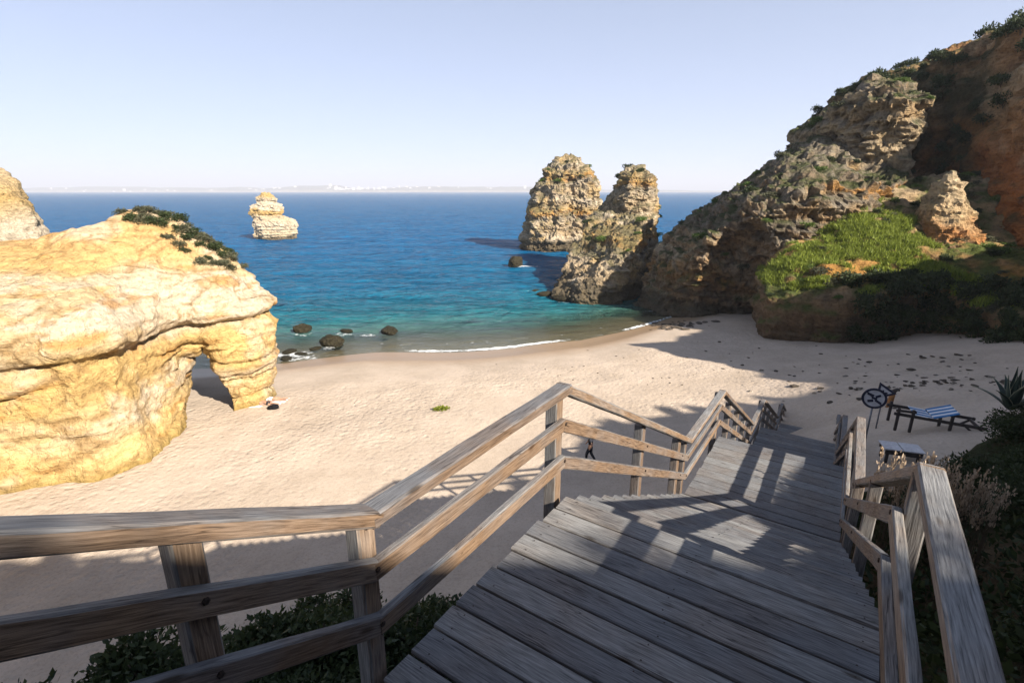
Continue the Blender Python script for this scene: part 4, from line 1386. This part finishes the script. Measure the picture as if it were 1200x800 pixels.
# grass on the bluff
g = np.random.default_rng(3)
gm = green_mask(V, N, 53, 0.25)
pat = fbm(V * 0.32, 4, 777) + 0.5 * fbm(V * 1.1, 3, 778)
idx = np.flatnonzero((gm > 0.35) & (V[:, 2] > 6.0) & (V[:, 0] < 52) & (pat > -0.12) & (V[:, 0] < 38.5 + 3.5 * pat) & (pat > 0.45 - 0.16 * (V[:, 2] - 5.5)))
pick = g.choice(idx, 60000)
c = V[pick] + g.normal(size=(60000, 3)) * np.array([0.16, 0.16, 0.03])
a = g.uniform(0, 6.28, 60000)
hgt = (0.10 + 0.30 * g.random(60000)) * np.clip(0.9 + 0.9 * pat[pick], 0.5, 1.5)
lean = g.normal(size=(60000, 2)) * 0.18
wv = np.stack([np.cos(a), np.sin(a), 0 * a], 1) * 0.05
tip = c + np.stack([lean[:, 0], lean[:, 1], hgt], 1)
c[:, 2] -= 0.06
GV = np.stack([c - wv, c + wv, tip], 1).reshape(-1, 3)
o = link('grass', mesh_np('grass', GV, np.arange(len(GV)).reshape(-1, 3), M_GRASS, False))
tag(o, 'bright green grass covering the sloping top of the bluff', 'grass', kind='stuff')

# dry flowering shrub beside the right railing
def dry_shrub(seed):
    g = random.Random(seed)
    mb, fl = MB(), []
    for i in range(26):
        a = g.uniform(0, 6.28)
        r = g.uniform(0.1, 0.55)
        h = g.uniform(0.75, 1.25)
        tip = Vector((r * math.cos(a), r * math.sin(a), h))
        mb.tube([(0.12 * math.cos(a), 0.12 * math.sin(a), -0.2), tip * 0.55 + Vector((0, 0, 0.06)), tip], [0.008, 0.006, 0.003], 4)
        for k in range(26):
            t = g.uniform(0.80, 1.04)
            fl.append(tip * t + Vector((g.gauss(0, 0.03), g.gauss(0, 0.03), g.gauss(0, 0.02))))
    st = mb.mesh('stems', M_TWIG)
    n = len(fl)
    gg = np.random.default_rng(seed)
    c = np.array([tuple(v) for v in fl])
    a = gg.normal(size=(n, 3)); a /= np.linalg.norm(a, axis=1)[:, None]
    b = np.cross(a, gg.normal(size=(n, 3))); b /= np.linalg.norm(b, axis=1)[:, None]
    L = (0.018 + 0.022 * gg.random(n))[:, None]
    Vv = np.stack([c - a * L, c + b * L * 0.8, c + a * L, c - b * L * 0.8], 1).reshape(-1, 3)
    return st, mesh_np('blossom', Vv, np.arange(4 * n).reshape(-1, 4), M_DRY, False)

DS = [dry_shrub(k) for k in (1, 2, 3)]
for i, (s_, w_, k) in enumerate(((9.9, 1.15, .96), (9.7, 1.4, 1.0), (9.9, 1.62, .93), (9.6, 1.85, 1.04), (9.8, 2.08, 1.0), (9.7, 2.3, 1.0), (10.3, 1.7, 0.98))):
    p = sw(s_, w_)
    e = empty('dry_shrub', (p.x, p.y, hill_z(p.x, p.y)), i * 1.3)
    zt = 10.7
    sc_ = min(1.7, (zt - hill_z(p.x, p.y)) / 1.15 * k)
    e.scale = (0.5, 0.5, sc_)
    link('stems', DS[i % 3][0], e)
    link('blossom', DS[i % 3][1], e)
    tag(e, 'pale dry flowering shrub beside the right railing of the staircase', 'shrub', 'dry shrubs beside the railing')

# agave
def agave(loc):
    e = empty('agave', loc)
    ml = mat_leaf('agave_leaf', (0.020, 0.038, 0.030), (0.045, 0.07, 0.055), 0.05, 0.45)
    me_ = mat_plain('agave_margin', (0.33, 0.34, 0.24), 0.6)
    g = random.Random(4)
    for i in range(17):
        a = i * 2.399 + g.uniform(-0.2, 0.2)
        el = R(24 + 62 * (i / 17.0) ** 0.8)
        L = g.uniform(1.05, 1.4)
        d = Vector((math.cos(a), math.sin(a), 0))
        side = Vector((-math.sin(a), math.cos(a), 0))
        vs, fs, ev, ef = [], [], [], []
        p = d * 0.05
        ang = el + 0.25
        m = 9
        for k in range(m + 1):
            t = k / m
            wd = 0.105 * (0.75 + 0.6 * math.sin(math.pi * min(1, t * 1.15) ** 0.8)) * (1 - t ** 2.2) + 0.002
            dirv = d * math.cos(ang) + Vector((0, 0, 1)) * math.sin(ang)
            nrm = side.cross(dirv)
            th = 0.035 * (1 - t) + 0.004
            vs += [p + side * wd + nrm * 0.02 * (1 - t) * -1, p - nrm * -th * 0.0, p - side * wd - nrm * 0.02 * (1 - t), p + nrm * th * (1 if nrm.z < 0 else -1)]
            for sg in (1, -1):
                ev.append((p + side * wd * sg - nrm * 0.02 * (1 - t), p + side * (wd + 0.014 * (1 - t * 0.6)) * sg - nrm * 0.015))
            p = p + dirv * (L / m)
            ang -= 0.075 if i < 9 else -0.01
        for k in range(m):
            for q in range(4):
                q2 = (q + 1) % 4
                fs.append((k * 4 + q, k * 4 + q2, (k + 1) * 4 + q2, (k + 1) * 4 + q))
        o = link('leaf', pymesh('leaf', vs, fs, ml, True), e)
        v2 = [v for pr in ev for v in pr]
        f2 = []
        for k in range(m):
            for sg in (0, 1):
                b0 = (k * 2 + sg) * 2
                b1 = ((k + 1) * 2 + sg) * 2
                f2.append((b0, b0 + 1, b1 + 1, b1))
        link('leaf_margin', pymesh('leaf_margin', v2, f2, me_), o)
    tag(e, 'large agave with pale edged pointed leaves on the bank above the lounger', 'agave')
agave((15.5, 14.7, max(8.5, hill_z(15.5, 14.7) + 0.1)))

# ------------------------------------------------------------------ loose rocks
def boulder(seed, sub=3, flat=0.6, col_=None, mat=None, rough=0.35):
    import bmesh
    bm = bmesh.new()
    bmesh.ops.create_icosphere(bm, subdivisions=sub, radius=1.0)
    V = np.array([tuple(v.co) for v in bm.verts])
    F = np.array([[v.index for v in f.verts] for f in bm.faces])
    bm.free()
    d = V.copy()
    V = V * (1 + rough * fbm(d * 1.1 + seed * 3.1, 3, seed) + 0.18 * fbm(d * 3.0 + seed, 3, seed + 1, 0.6, True))[:, None]
    V = V * np.array([1, 0.85, flat])
    c0 = np.array(col_)
    c = c0 * (1 + 0.45 * fbm(d * 2.5 + seed, 3, seed + 2))[:, None]
    return mesh_np('stone', V, F, mat or M_ROCK, False, np.clip(c, 0.01, 1))

WET = [boulder(k, 4, 0.62, (0.034, 0.03, 0.018), M_ROCKF) for k in (1, 2, 3, 4)]
for i, (x, y, r, lab) in enumerate(((-18.2, 49.9, 1.35, 'brown weedy boulder at the water edge, drying above the wash'), (-13.6, 54.6, 1.55, 'round dark boulder standing in the shallows apart from the others'),
                                  (-23.3, 54.9, 1.15, 'dark boulder awash behind the arch rock pillar'), (-18.4, 54.9, 0.9, 'low dark rock awash between two taller boulders'),
                                  (-21.6, 47.4, 0.9, 'black flat rock in the foam by the arch rock'), (-20.2, 46.7, 0.6, 'black flat rock in the foam by the arch rock'), (-21.0, 45.2, 0.8, 'black flat rock in the foam by the arch rock'), (-19.4, 48.4, 0.7, 'black flat rock in the foam by the arch rock'), (-22.4, 44.2, 0.5, 'black flat rock in the foam by the arch rock'),
                                  (0.8, 107, 2.6, 'isolated dark rock off the stacks with white water beside it'), (5.2, 76.0, 1.6, 'reddish low rock at the foot of the near stack'), (7.0, 72.6, 1.7, 'reddish low rock at the foot of the near stack'), (3.6, 78.5, 1.0, 'reddish low rock at the foot of the near stack'))):
    o = link('water_rock', WET[i % 4])
    flat = 0.45 if 'flat' in lab or 'low' in lab else 1.0
    o.location = (x, y, (0.12 if flat < 1 else 0.25) * r)
    r *= 0.8
    o.scale = (r, r * 0.8, r * flat)
    o.rotation_euler = (0, 0, i * 1.9)
    tag(o, lab, 'rock', 'black flat rocks in the foam' if 'foam by' in lab else ('low rocks at the foot of the near stack' if 'reddish' in lab else None))

DEB = [boulder(20 + k, 2, 0.22, (0.16, 0.135, 0.11)) for k in range(4)]
rd = random.Random(9)
def debris(cx, cy, sx, sy, n, r0, r1, lab, grp, name='beach_stone', cat='stone', meshes=DEB):
    for i in range(n):
        x, y = rd.gauss(cx, sx), rd.gauss(cy, sy)
        z = float(beach_z(np.array([x]), np.array([y]))[0])
        o = link(name, rd.choice(meshes))
        r = rd.uniform(r0, r1) * (0.6 + 0.8 * rd.random())
        o.location = (x, y, z + r * 0.08)
        o.scale = (r, r * rd.uniform(0.6, 1), r)
        o.rotation_euler = (0, 0, rd.uniform(0, 6.28))
        tag(o, lab, cat, grp)
debris(23, 26.5, 2.4, 2.4, 70, 0.06, 0.26, 'dark flat stone on the shaded sand beyond the lounger', 'stones beyond the lounger')
debris(27, 31, 2.5, 3.0, 40, 0.06, 0.26, 'dark flat stone on the sand towards the bluff foot', 'stones towards the bluff')
debris(18.6, 55.5, 1.6, 1.8, 40, 0.15, 0.5, 'black weed covered stone on the shaded sand at the cove', 'stones at the cove')
debris(21, 40, 3.0, 5.0, 30, 0.06, 0.16, 'small dark stone lying on the cove sand', 'small stones on cove sand')
debris(9, 38.5, 4.5, 3.2, 60, 0.03, 0.09, 'small dark pebble lying on the sunlit sand', 'pebbles on sunlit sand')
PALEST = [boulder(40 + k, 2, 0.5, (0.42, 0.38, 0.33)) for k in range(3)]
debris(23, 30, 4, 4, 22, 0.08, 0.2, 'small pale stone on the shaded sand', 'pale stones on shaded sand', meshes=PALEST)

# green weed clump on the open sand
V, F = leaf_cloud(500, 1.0, [(0, 0, 0.05, 0.3), (0.3, 0.05, 0.03, 0.22), (-0.3, -0.05, 0.03, 0.2)], 0.16, 77)
V[:, 2] *= 0.4
o = link('seaweed_clump', mesh_np('seaweed_clump', V, F, mat_leaf('weed_leaf', (0.10, 0.13, 0.01), (0.24, 0.26, 0.03)), False))
o.location = (-4.6, 30.7, float(beach_z(np.array([-4.6]), np.array([30.7]))[0]) + 0.02)
tag(o, 'small green clump of weed alone on the open sunlit sand', 'seaweed')

# ------------------------------------------------------------------ beach furniture and signs
M_DARKWOOD = mat_plain('dark_old_timber', (0.06, 0.05, 0.045), 0.85)
M_BLUE = mat_plain('faded_blue_canvas', (0.035, 0.15, 0.34), 0.8, 0.15)
M_WHITE = mat_plain('faded_white_canvas', (0.62, 0.63, 0.64), 0.8, 0.1)
M_PALEBOARD = mat_plain('pale_board', (0.58, 0.56, 0.56), 0.75, 0.15, 9)
M_METAL = mat_plain('galvanised_pole', (0.22, 0.23, 0.25), 0.5, 0.2, 8, 0.4, 0.6)
M_SIGNW = mat_plain('sign_white', (0.50, 0.50, 0.52), 0.55, 0.15)
M_SIGND = mat_plain('sign_dark', (0.03, 0.032, 0.055), 0.55, 0.2)
M_BROWN = mat_plain('brown_post', (0.30, 0.14, 0.05), 0.85, 0.3)

def rotz(a): return Matrix.Rotation(a, 4, 'Z')
def boxpart(name, c, s, mat, parent, rot=None):
    mb = MB().box((0, 0, 0), s)
    o = link(name, mb.mesh(name, mat), parent)
    bv = o.modifiers.new('bevel', 'BEVEL'); bv.width = min(s) * 0.12; bv.segments = 1
    o.location = c
    if rot: o.rotation_euler = rot
    return o

lz = ground_z(15.3, 17.2)
lg = empty('beach_lounger', (15.3, 17.2, lz), R(-22))
lg.scale = (0.88, 0.88, 0.88)
tag(lg, 'blue and white striped lounger on a dark timber frame beside the agave', 'lounger')
for x in (-1.25, -0.75, 0.55):
    boxpart('leg', (x, -0.5, 0.45), (0.10, 0.10, 1.0 if x < 0 else 0.9), M_DARKWOOD, lg)
for x in (-1.25, 0.55):
    boxpart('leg', (x, 0.55, 0.40), (0.10, 0.10, 0.9), M_DARKWOOD, lg)
boxpart('side_beam', (0.15, -0.5, 0.62), (3.1, 0.07, 0.12), M_DARKWOOD, lg, (0, R(3), 0))
boxpart('side_beam', (0.15, 0.55, 0.60), (3.1, 0.07, 0.12), M_DARKWOOD, lg, (0, R(3), 0))
boxpart('cross_beam', (-1.0, -0.5, 0.85), (0.7, 0.06, 0.10), M_DARKWOOD, lg)
boxpart('cross_beam', (1.5, 0.0, 0.50), (0.08, 1.1, 0.10), M_DARKWOOD, lg)
boxpart('brace', (1.3, -0.5, 0.30), (0.9, 0.06, 0.08), M_DARKWOOD, lg, (0, R(40), 0))
boxpart('brace', (1.3, 0.5, 0.30), (0.9, 0.06, 0.08), M_DARKWOOD, lg, (0, R(-40), 0))
for k in range(7):
    boxpart('seat_stripe', (-0.36, -0.44 + 0.15 * k, 0.70), (0.62, 0.147, 0.025), M_BLUE if k % 2 else M_WHITE, lg, (0, R(6), 0))
    boxpart('back_stripe', (0.36, -0.44 + 0.15 * k, 0.86), (0.86, 0.147, 0.025), M_BLUE if k % 2 == 0 else M_WHITE, lg, (0, R(-22), 0))

tz = ground_z(12.4, 14.7)
tb = empty('low_table', (12.4, 14.7, tz), R(-18))
tag(tb, 'low dark table with two pale top boards beside the staircase', 'table')
for x in (-0.42, 0.42):
    for y in (-0.22, 0.22):
        boxpart('leg', (x, y, 0.18), (0.08, 0.08, 0.5), M_DARKWOOD, tb)
boxpart('apron', (0, -0.26, 0.34), (1.0, 0.04, 0.16), M_DARKWOOD, tb)
boxpart('apron', (0, 0.26, 0.34), (1.0, 0.04, 0.16), M_DARKWOOD, tb)
boxpart('top_board', (-0.29, 0, 0.44), (0.50, 0.62, 0.04), M_PALEBOARD, tb)
boxpart('top_board', (0.27, 0, 0.445), (0.56, 0.62, 0.04), M_PALEBOARD, tb)

def disc(name, r, th, mat, n=28, inner=0.0):
    vs, fs = [], []
    for y in (-th / 2, th / 2):
        for k in range(n):
            a = 2 * math.pi * k / n
            vs.append((r * math.cos(a), y, r * math.sin(a)))
        if inner:
            for k in range(n):
                a = 2 * math.pi * k / n
                vs.append((inner * math.cos(a), y, inner * math.sin(a)))
    m = n * (2 if inner else 1)
    for k in range(n):
        k2 = (k + 1) % n
        fs.append((k, k2, m + k2, m + k))
        if inner:
            fs.append((n + k2, n + k, m + n + k, m + n + k2))
            fs.append((k2, k, n + k, n + k2))
            fs.append((m + k, m + k2, m + n + k2, m + n + k))
    if not inner:
        fs.append(tuple(range(n))[::-1])
        fs.append(tuple(m + k for k in range(n)))
    return pymesh(name, vs, fs, mat)

sgz = ground_z(12.5, 16.4)
sg = empty('round_sign', (12.5, 16.4, sgz), R(-30))
tag(sg, 'round dark rimmed notice sign on a thin pole beyond the railing', 'sign')
SH = 8.15 - sgz
link('pole', MB().tube([(0, 0.03, -0.3), (0, 0.03, SH + 0.2)], 0.03, 8).mesh('pole', M_METAL, True), sg)
fc = link('sign_face', disc('sign_face', 0.35, 0.02, M_SIGNW), sg)
fc.location = (0, -0.02, SH)
link('rim', disc('rim', 0.37, 0.03, M_SIGND, 28, 0.295), fc)
bar = boxpart('diagonal_bar', (0, -0.014, 0), (0.60, 0.012, 0.05), M_SIGND, fc, (0, R(40), 0))
for k, (x, z, a, w_, h_) in enumerate(((-0.12, 0.12, 20, 0.20, 0.09), (0.10, 0.10, -30, 0.16, 0.08), (-0.10, -0.10, -15, 0.17, 0.09), (0.12, -0.10, 30, 0.20, 0.08), (0.0, 0.01, 0, 0.16, 0.07))):
    boxpart('pictogram', (x, -0.012, z), (w_, 0.010, h_), M_SIGND, fc, (0, R(a), 0))

wz = ground_z(15.2, 19.5)
ws = empty('warning_sign', (15.2, 19.5, wz), R(-32))
tag(ws, 'triangular warning sign leaning on a short pole behind the round sign', 'sign')
def tri(name, r, th, mat, rin=0.0):
    A = [math.pi / 2 + 2 * math.pi * k / 3 for k in range(3)]
    vs, fs = [], []
    for y in (-th / 2, th / 2):
        vs += [(r * math.cos(a), y, r * math.sin(a)) for a in A]
    if not rin:
        fs = [(0, 2, 1), (3, 4, 5)] + [(k, (k + 1) % 3, 3 + (k + 1) % 3, 3 + k) for k in range(3)]
    else:
        vs = []
        for y in (-th / 2, th / 2):
            vs += [(r * math.cos(a), y, r * math.sin(a)) for a in A] + [(rin * math.cos(a), y, rin * math.sin(a)) for a in A]
        for k in range(3):
            k2 = (k + 1) % 3
            fs += [(k, k2, 6 + k2, 6 + k), (3 + k2, 3 + k, 9 + k, 9 + k2), (k2, k, 3 + k, 3 + k2), (6 + k, 6 + k2, 9 + k2, 9 + k)]
    return pymesh(name, vs, fs, mat)
WH = 7.15 - wz
link('pole', MB().tube([(0, 0.03, -0.3), (0, 0.03, max(0.5, WH + 0.15))], 0.03, 8).mesh('pole', M_METAL, True), ws)
f2 = link('sign_face', tri('sign_face', 0.40, 0.02, M_SIGNW), ws)
f2.location = (0, -0.02, WH)
f2.rotation_euler = (0, R(-28), 0)
link('border', tri('border', 0.43, 0.03, M_SIGND, 0.27), f2)
boxpart('pictogram', (-0.03, -0.012, -0.02), (0.05, 0.01, 0.20), M_SIGND, f2, (0, R(18), 0))
boxpart('pictogram', (0.05, -0.012, -0.08), (0.09, 0.01, 0.07), M_SIGND, f2, (0, R(40), 0))

pz = ground_z(18.4, 23.1)
pp = empty('wooden_post', (18.4, 23.1, pz))
tag(pp, 'short rust brown post with a hooked top beside the triangular sign', 'post')
PT = 0.75
link('shaft', MB().tube([(0, 0, -0.3), (0.02, 0, PT * 0.4), (0.05, 0, PT * 0.8), (0.08, 0, PT)], [0.13, 0.13, 0.12, 0.10], 10).mesh('shaft', M_BROWN, True), pp)
link('hooked_top', MB().tube([(0.08, 0, PT - 0.02), (0.13, 0, PT + 0.10), (0.24, 0, PT + 0.15), (0.34, 0, PT + 0.10)], [0.10, 0.09, 0.08, 0.05], 8).mesh('hooked_top', M_DARKWOOD, True), pp)

# ------------------------------------------------------------------ people
M_SKIN = mat_plain('skin', (0.42, 0.24, 0.16), 0.6, 0.08)
M_NAVY = mat_plain('dark_cloth', (0.02, 0.022, 0.03), 0.85, 0.2)
M_WSHIRT = mat_plain('white_cloth', (0.72, 0.72, 0.72), 0.85, 0.06)
M_HAIR = mat_plain('dark_hair', (0.025, 0.018, 0.014), 0.7, 0.2)

def skin_mesh(name, verts, edges, radii, mat, root=0, sub=2):
    me = bpy.data.meshes.new(name)
    me.from_pydata([tuple(v) for v in verts], edges, [])
    o = bpy.data.objects.new(name, me)
    COL.objects.link(o)
    md = o.modifiers.new('skin', 'SKIN')
    md.use_smooth_shade = True
    for i, r in enumerate(radii):
        d = me.skin_vertices[0].data[i]
        d.radius = r if isinstance(r, tuple) else (r, r)
        d.use_root = (i == root)
    sb = o.modifiers.new('sub', 'SUBSURF')
    sb.levels = sb.render_levels = sub
    me.materials.append(mat)
    return o

def person(loc, rz, J, skin, top, bottom, hair, label, rot=None):
    """J: joint dict. body is one skinned mesh, clothes and hair are its children"""
    names = ['pelvis', 'belly', 'chest', 'neck', 'head0', 'head1', 'shl', 'ell', 'wrl', 'hal', 'shr', 'elr', 'wrr', 'har', 'hil', 'knl', 'anl', 'tol', 'hir', 'knr', 'anr', 'tor']
    rad = dict(pelvis=(.14, .11), belly=(.125, .10), chest=(.15, .105), neck=.055, head0=(.075, .09), head1=(.078, .092), shl=.06, shr=.06, ell=.042, elr=.042, wrl=.03, wrr=.03, hal=(.036, .02), har=(.036, .02), hil=.09, hir=.09, knl=.058, knr=.058, anl=.038, anr=.038, tol=(.042, .03), tor=(.042, .03))
    E = [('pelvis', 'belly'), ('belly', 'chest'), ('chest', 'neck'), ('neck', 'head0'), ('head0', 'head1'), ('chest', 'shl'), ('shl', 'ell'), ('ell', 'wrl'), ('wrl', 'hal'), ('chest', 'shr'), ('shr', 'elr'), ('elr', 'wrr'), ('wrr', 'har'),
         ('pelvis', 'hil'), ('hil', 'knl'), ('knl', 'anl'), ('anl', 'tol'), ('pelvis', 'hir'), ('hir', 'knr'), ('knr', 'anr'), ('anr', 'tor')]
    ix = {n_: i for i, n_ in enumerate(names)}
    b = skin_mesh('person', [J[n_] for n_ in names], [(ix[a], ix[c_]) for a, c_ in E], [rad[n_] for n_ in names], skin)
    b.location = loc
    b.rotation_euler = rot or (0, 0, rz)
    tag(b, label, 'person')
    if top:
        ns = ['belly', 'chest', 'shl', 'ell', 'shr', 'elr']
        jj = dict(J)
        jj['ell'] = J['shl'].lerp(J['ell'], 0.7); jj['elr'] = J['shr'].lerp(J['elr'], 0.7)
        jj['belly'] = J['belly'].lerp(J['pelvis'], 0.85)
        o = skin_mesh('shirt', [jj[n_] for n_ in ns], [(0, 1), (1, 2), (2, 3), (1, 4), (4, 5)], [(.15, .122), (.165, .12), .075, .058, .075, .058], top)
        o.parent = b
    if bottom:
        mat, frac = bottom
        ns = ['belly', 'pelvis', 'hil', 'knl', 'hir', 'knr']
        jj = dict(J)
        vs = [J['pelvis'].lerp(J['belly'], 0.4), J['pelvis'], J['hil'], J['hil'].lerp(J['knl'], min(1, frac)), J['hir'], J['hir'].lerp(J['knr'], min(1, frac))]
        ed = [(0, 1), (1, 2), (2, 3), (1, 4), (4, 5)]
        rd_ = [(.142, .112), (.152, .122), .102, .082, .102, .082]
        if frac > 1:
            vs += [J['anl'], J['anr']]
            ed += [(3, 6), (5, 7)]
            rd_ += [.055, .055]
        o = skin_mesh('trousers', vs, ed, rd_, mat, 1)
        o.parent = b
    if hair:
        h = skin_mesh('hair', [J['head0'].lerp(J['head1'], 0.75) + J['back'] * 0.02, J['head1'] + J['back'] * 0.025, J['head0'].lerp(J['head1'], 0.3) + J['back'] * 0.055], [(0, 1), (0, 2)], [(.084, .094), (.074, .084), (.06, .06)], hair)
        h.parent = b
    return b

def joints(step=0.0, arms=0.0):
    v = lambda *a: Vector(a)
    return dict(pelvis=v(0, 0, .93), belly=v(0, .01, 1.08), chest=v(0, 0.01, 1.32), neck=v(0, .0, 1.47), head0=v(0, .02, 1.56), head1=v(0, .025, 1.66),
                shl=v(-.19, 0, 1.40), ell=v(-.24, -arms * .3, 1.12), wrl=v(-.24, -arms * .3 + .12, .88), hal=v(-.24, -arms * .3 + .16, .80),
                shr=v(.19, 0, 1.40), elr=v(.24, arms * .3, 1.12), wrr=v(.24, arms * .3 + .14, .90), har=v(.24, arms * .3 + .19, .83),
                hil=v(-.10, 0, .88), knl=v(-.11, step * .6 + .04, .50), anl=v(-.11, step * 1.0 - .02, .08), tol=v(-.12, step * 1.0 + .14, .035),
                hir=v(.10, 0, .88), knr=v(.11, -step * .2 + .05, .50), anr=v(.11, -step * 1.1 - .05, .10), tor=v(.12, -step * 1.1 + .10, .04), back=v(0, -1, 0))

wzz = ground_z(4.0, 23.5)
person((4.0, 23.5, wzz), R(60), joints(0.19, 0.6), M_SKIN, M_NAVY, (M_NAVY, 1.5), M_HAIR, 'person in dark clothes walking across the shaded sand below the stairs')

J = joints(0.05, 0.1)
J['anl'] = Vector((-.15, .02, .09)); J['tol'] = Vector((-.17, .12, .05)); J['anr'] = Vector((.13, .02, .09)); J['tor'] = Vector((.15, .12, .05))
J['ell'] = Vector((-.30, .02, 1.16)); J['wrl'] = Vector((-.26, .06, .92)); J['hal'] = Vector((-.22, .08, .84))
for k, (x, y, a, top, bot, lab) in enumerate(((-16.2, 32.45, -84, M_WSHIRT, (M_SKIN, 0.3), 'person in a white top sunbathing on the sand by the arch'),
                                             (-16.35, 31.65, -100, None, (M_NAVY, 0.55), 'person in dark shorts sunbathing on a white towel by the arch'))):
    z = ground_z(x, y)
    # lying on the back, head towards the rock
    m = Matrix.Translation((x, y, z + 0.15)) @ Matrix.Rotation(R(a + 174), 4, 'Z') @ Matrix.Rotation(R(-90), 4, 'X') @ Matrix.Translation((0, 0, -0.9))
    b = person((0, 0, 0), 0, J, M_SKIN, top, bot, M_HAIR, lab)
    b.matrix_world = m

def cloth_sheet(name, lx, ly, mat, seed):
    g = np.random.default_rng(seed)
    nx_, ny_ = 14, 10
    xs, ys = np.meshgrid(np.linspace(-lx / 2, lx / 2, nx_), np.linspace(-ly / 2, ly / 2, ny_), indexing='ij')
    P = np.stack([xs.ravel(), ys.ravel(), np.full(xs.size, seed)], 1)
    z = 0.03 + 0.04 * fbm(P * 3, 3, seed)
    me = mesh_np(name, np.stack([xs.ravel() + 0.03 * fbm(P * 2, 2, seed + 3), ys.ravel(), z], 1), grid_faces(nx_, ny_), mat, True)
    return me
for x, y, a, lx, ly, mat, lab in ((-16.45, 31.62, 5, 1.9, 0.9, M_WSHIRT, 'white towel under the sunbather in dark shorts'), (-16.3, 32.5, -5, 1.9, 0.85, mat_plain('pale_towel', (0.55, 0.5, 0.5), 0.9), 'pale towel under the sunbather in a white top')):
    o = link('beach_towel', cloth_sheet('beach_towel', lx, ly, mat, int(-x * 3)))
    o.location = (x, y, ground_z(x, y) + 0.02)
    o.rotation_euler = (0, 0, R(a))
    sl = o.modifiers.new('thick', 'SOLIDIFY'); sl.thickness = 0.012
    tag(o, lab, 'towel')
bgz = ground_z(-16.0, 31.0)
bag = empty('beach_bag', (-15.6, 30.9, bgz), 0.4)
tag(bag, 'black beach bag on the sand beside the white towel', 'bag')
mb = boulder(91, 3, 0.55, (0.02, 0.02, 0.025), None, 0.18)
o = link('body', mb, bag); o.scale = (0.34, 0.24, 0.34); o.location = (0, 0, 0.12)
link('strap', MB().tube([(-0.2, 0, 0.2), (-0.12, 0, 0.36), (0.1, 0, 0.38), (0.2, 0, 0.2)], 0.018, 6).mesh('strap', M_NAVY, True), bag)

# ------------------------------------------------------------------ far coast with its town
CX = np.linspace(-9800, 5200, 300)
CYs = np.linspace(0, 1, 10)
crest = 92 + 70 * fbm(np.stack([CX / 900, 0 * CX, 0 * CX], 1), 5, 90)
crest = np.clip(crest * np.interp(CX, [-9800, -3000, 0, 1800, 3600, 5200], [0.85, 1.0, 0.85, 0.5, 0.28, 0.0]), 3, 150)
VV, CC = [], []
for t in CYs:
    prof = math.sin(min(1, t * 1.25) * math.pi / 2)
    y = 8600 + 1400 * t + 200 * np.sin(CX / 1500)
    z = -2 + (crest + 2) * prof if t > 0.11 else np.full(CX.shape, -2 + 8 * t / 0.11)
    VV.append(np.stack([CX, y, z], 1))
    base = np.array((0.45, 0.38, 0.29)) if t < 0.15 else np.array((0.20, 0.19, 0.13))
    CC.append(np.tile(base, (len(CX), 1)) * (1 + 0.3 * fbm(np.stack([CX / 120, 0 * CX + t * 20, 0 * CX], 1), 3, 92))[:, None])
VV = np.stack(VV, 1).reshape(-1, 3)
CC = np.stack(CC, 1).reshape(-1, 3)
o = link('coast', mesh_np('coast', VV, grid_faces(len(CX), len(CYs)), mat_rock('coast_land', 0.004), True, CC))
tag(o, kind='structure')
M_BWALL = mat_plain('white_render_wall', (0.80, 0.79, 0.76), 0.8, 0.05, 0.05)
M_BROOF = mat_plain('building_roof', (0.45, 0.33, 0.27), 0.85, 0.1, 0.05)
rb = random.Random(12)
for i in range(70):
    px = rb.choice([rb.uniform(330, 640), rb.uniform(380, 480), rb.uniform(60, 330), rb.uniform(385, 440)])
    x = (px - 600) / 600 * 8850
    y = 8820 + rb.uniform(0, 380)
    k = int(np.argmin(np.abs(CX - x)))
    t = (y - 8600 - 200 * math.sin(x / 1500)) / 1400
    z = crest[k] * math.sin(min(1, max(0, t) * 1.25) * math.pi / 2)
    wd, h = rb.uniform(15, 45), rb.choice([12, 14, 18, 24, 40])
    e = empty('coast_building', (x, y, z - 3), rb.uniform(-0.3, 0.3))
    link('wall', MB().box((0, 0, h / 2), (wd, 22, h)).box((wd * 0.2, 0, h * 0.55), (wd * 0.3, 26, h * 1.1)).mesh('wall', M_BWALL), e)
    link('roof', MB().box((0, 0, h + 1.0), (wd * 1.04, 24, 2)).mesh('roof', M_BROOF), e)
    tag(e, 'white building in the town on the far coast', 'building', 'white buildings on the far coast')

# ------------------------------------------------------------------ sea air
mh = bpy.data.materials.new('sea_haze')
mh.use_nodes = True
nt = mh.node_tree
nt.nodes.clear()
ho = nt.nodes.new('ShaderNodeOutputMaterial')
hv = nt.nodes.new('ShaderNodeVolumePrincipled')
hv.inputs['Color'].default_value = (0.86, 0.90, 1.0, 1)
hv.inputs['Density'].default_value = 0.00017
nt.links.new(hv.outputs[0], ho.inputs['Volume'])
hb = link('haze', MB().box((0, 0, 0), (60000, 60000, 420)).mesh('haze', mh))
hb.location = (0, 0, 210 - 75)
tag(hb, kind='stuff')
hb['label'] = 'thin pale sea haze filling the air towards the far coast'
hb['category'] = 'haze'
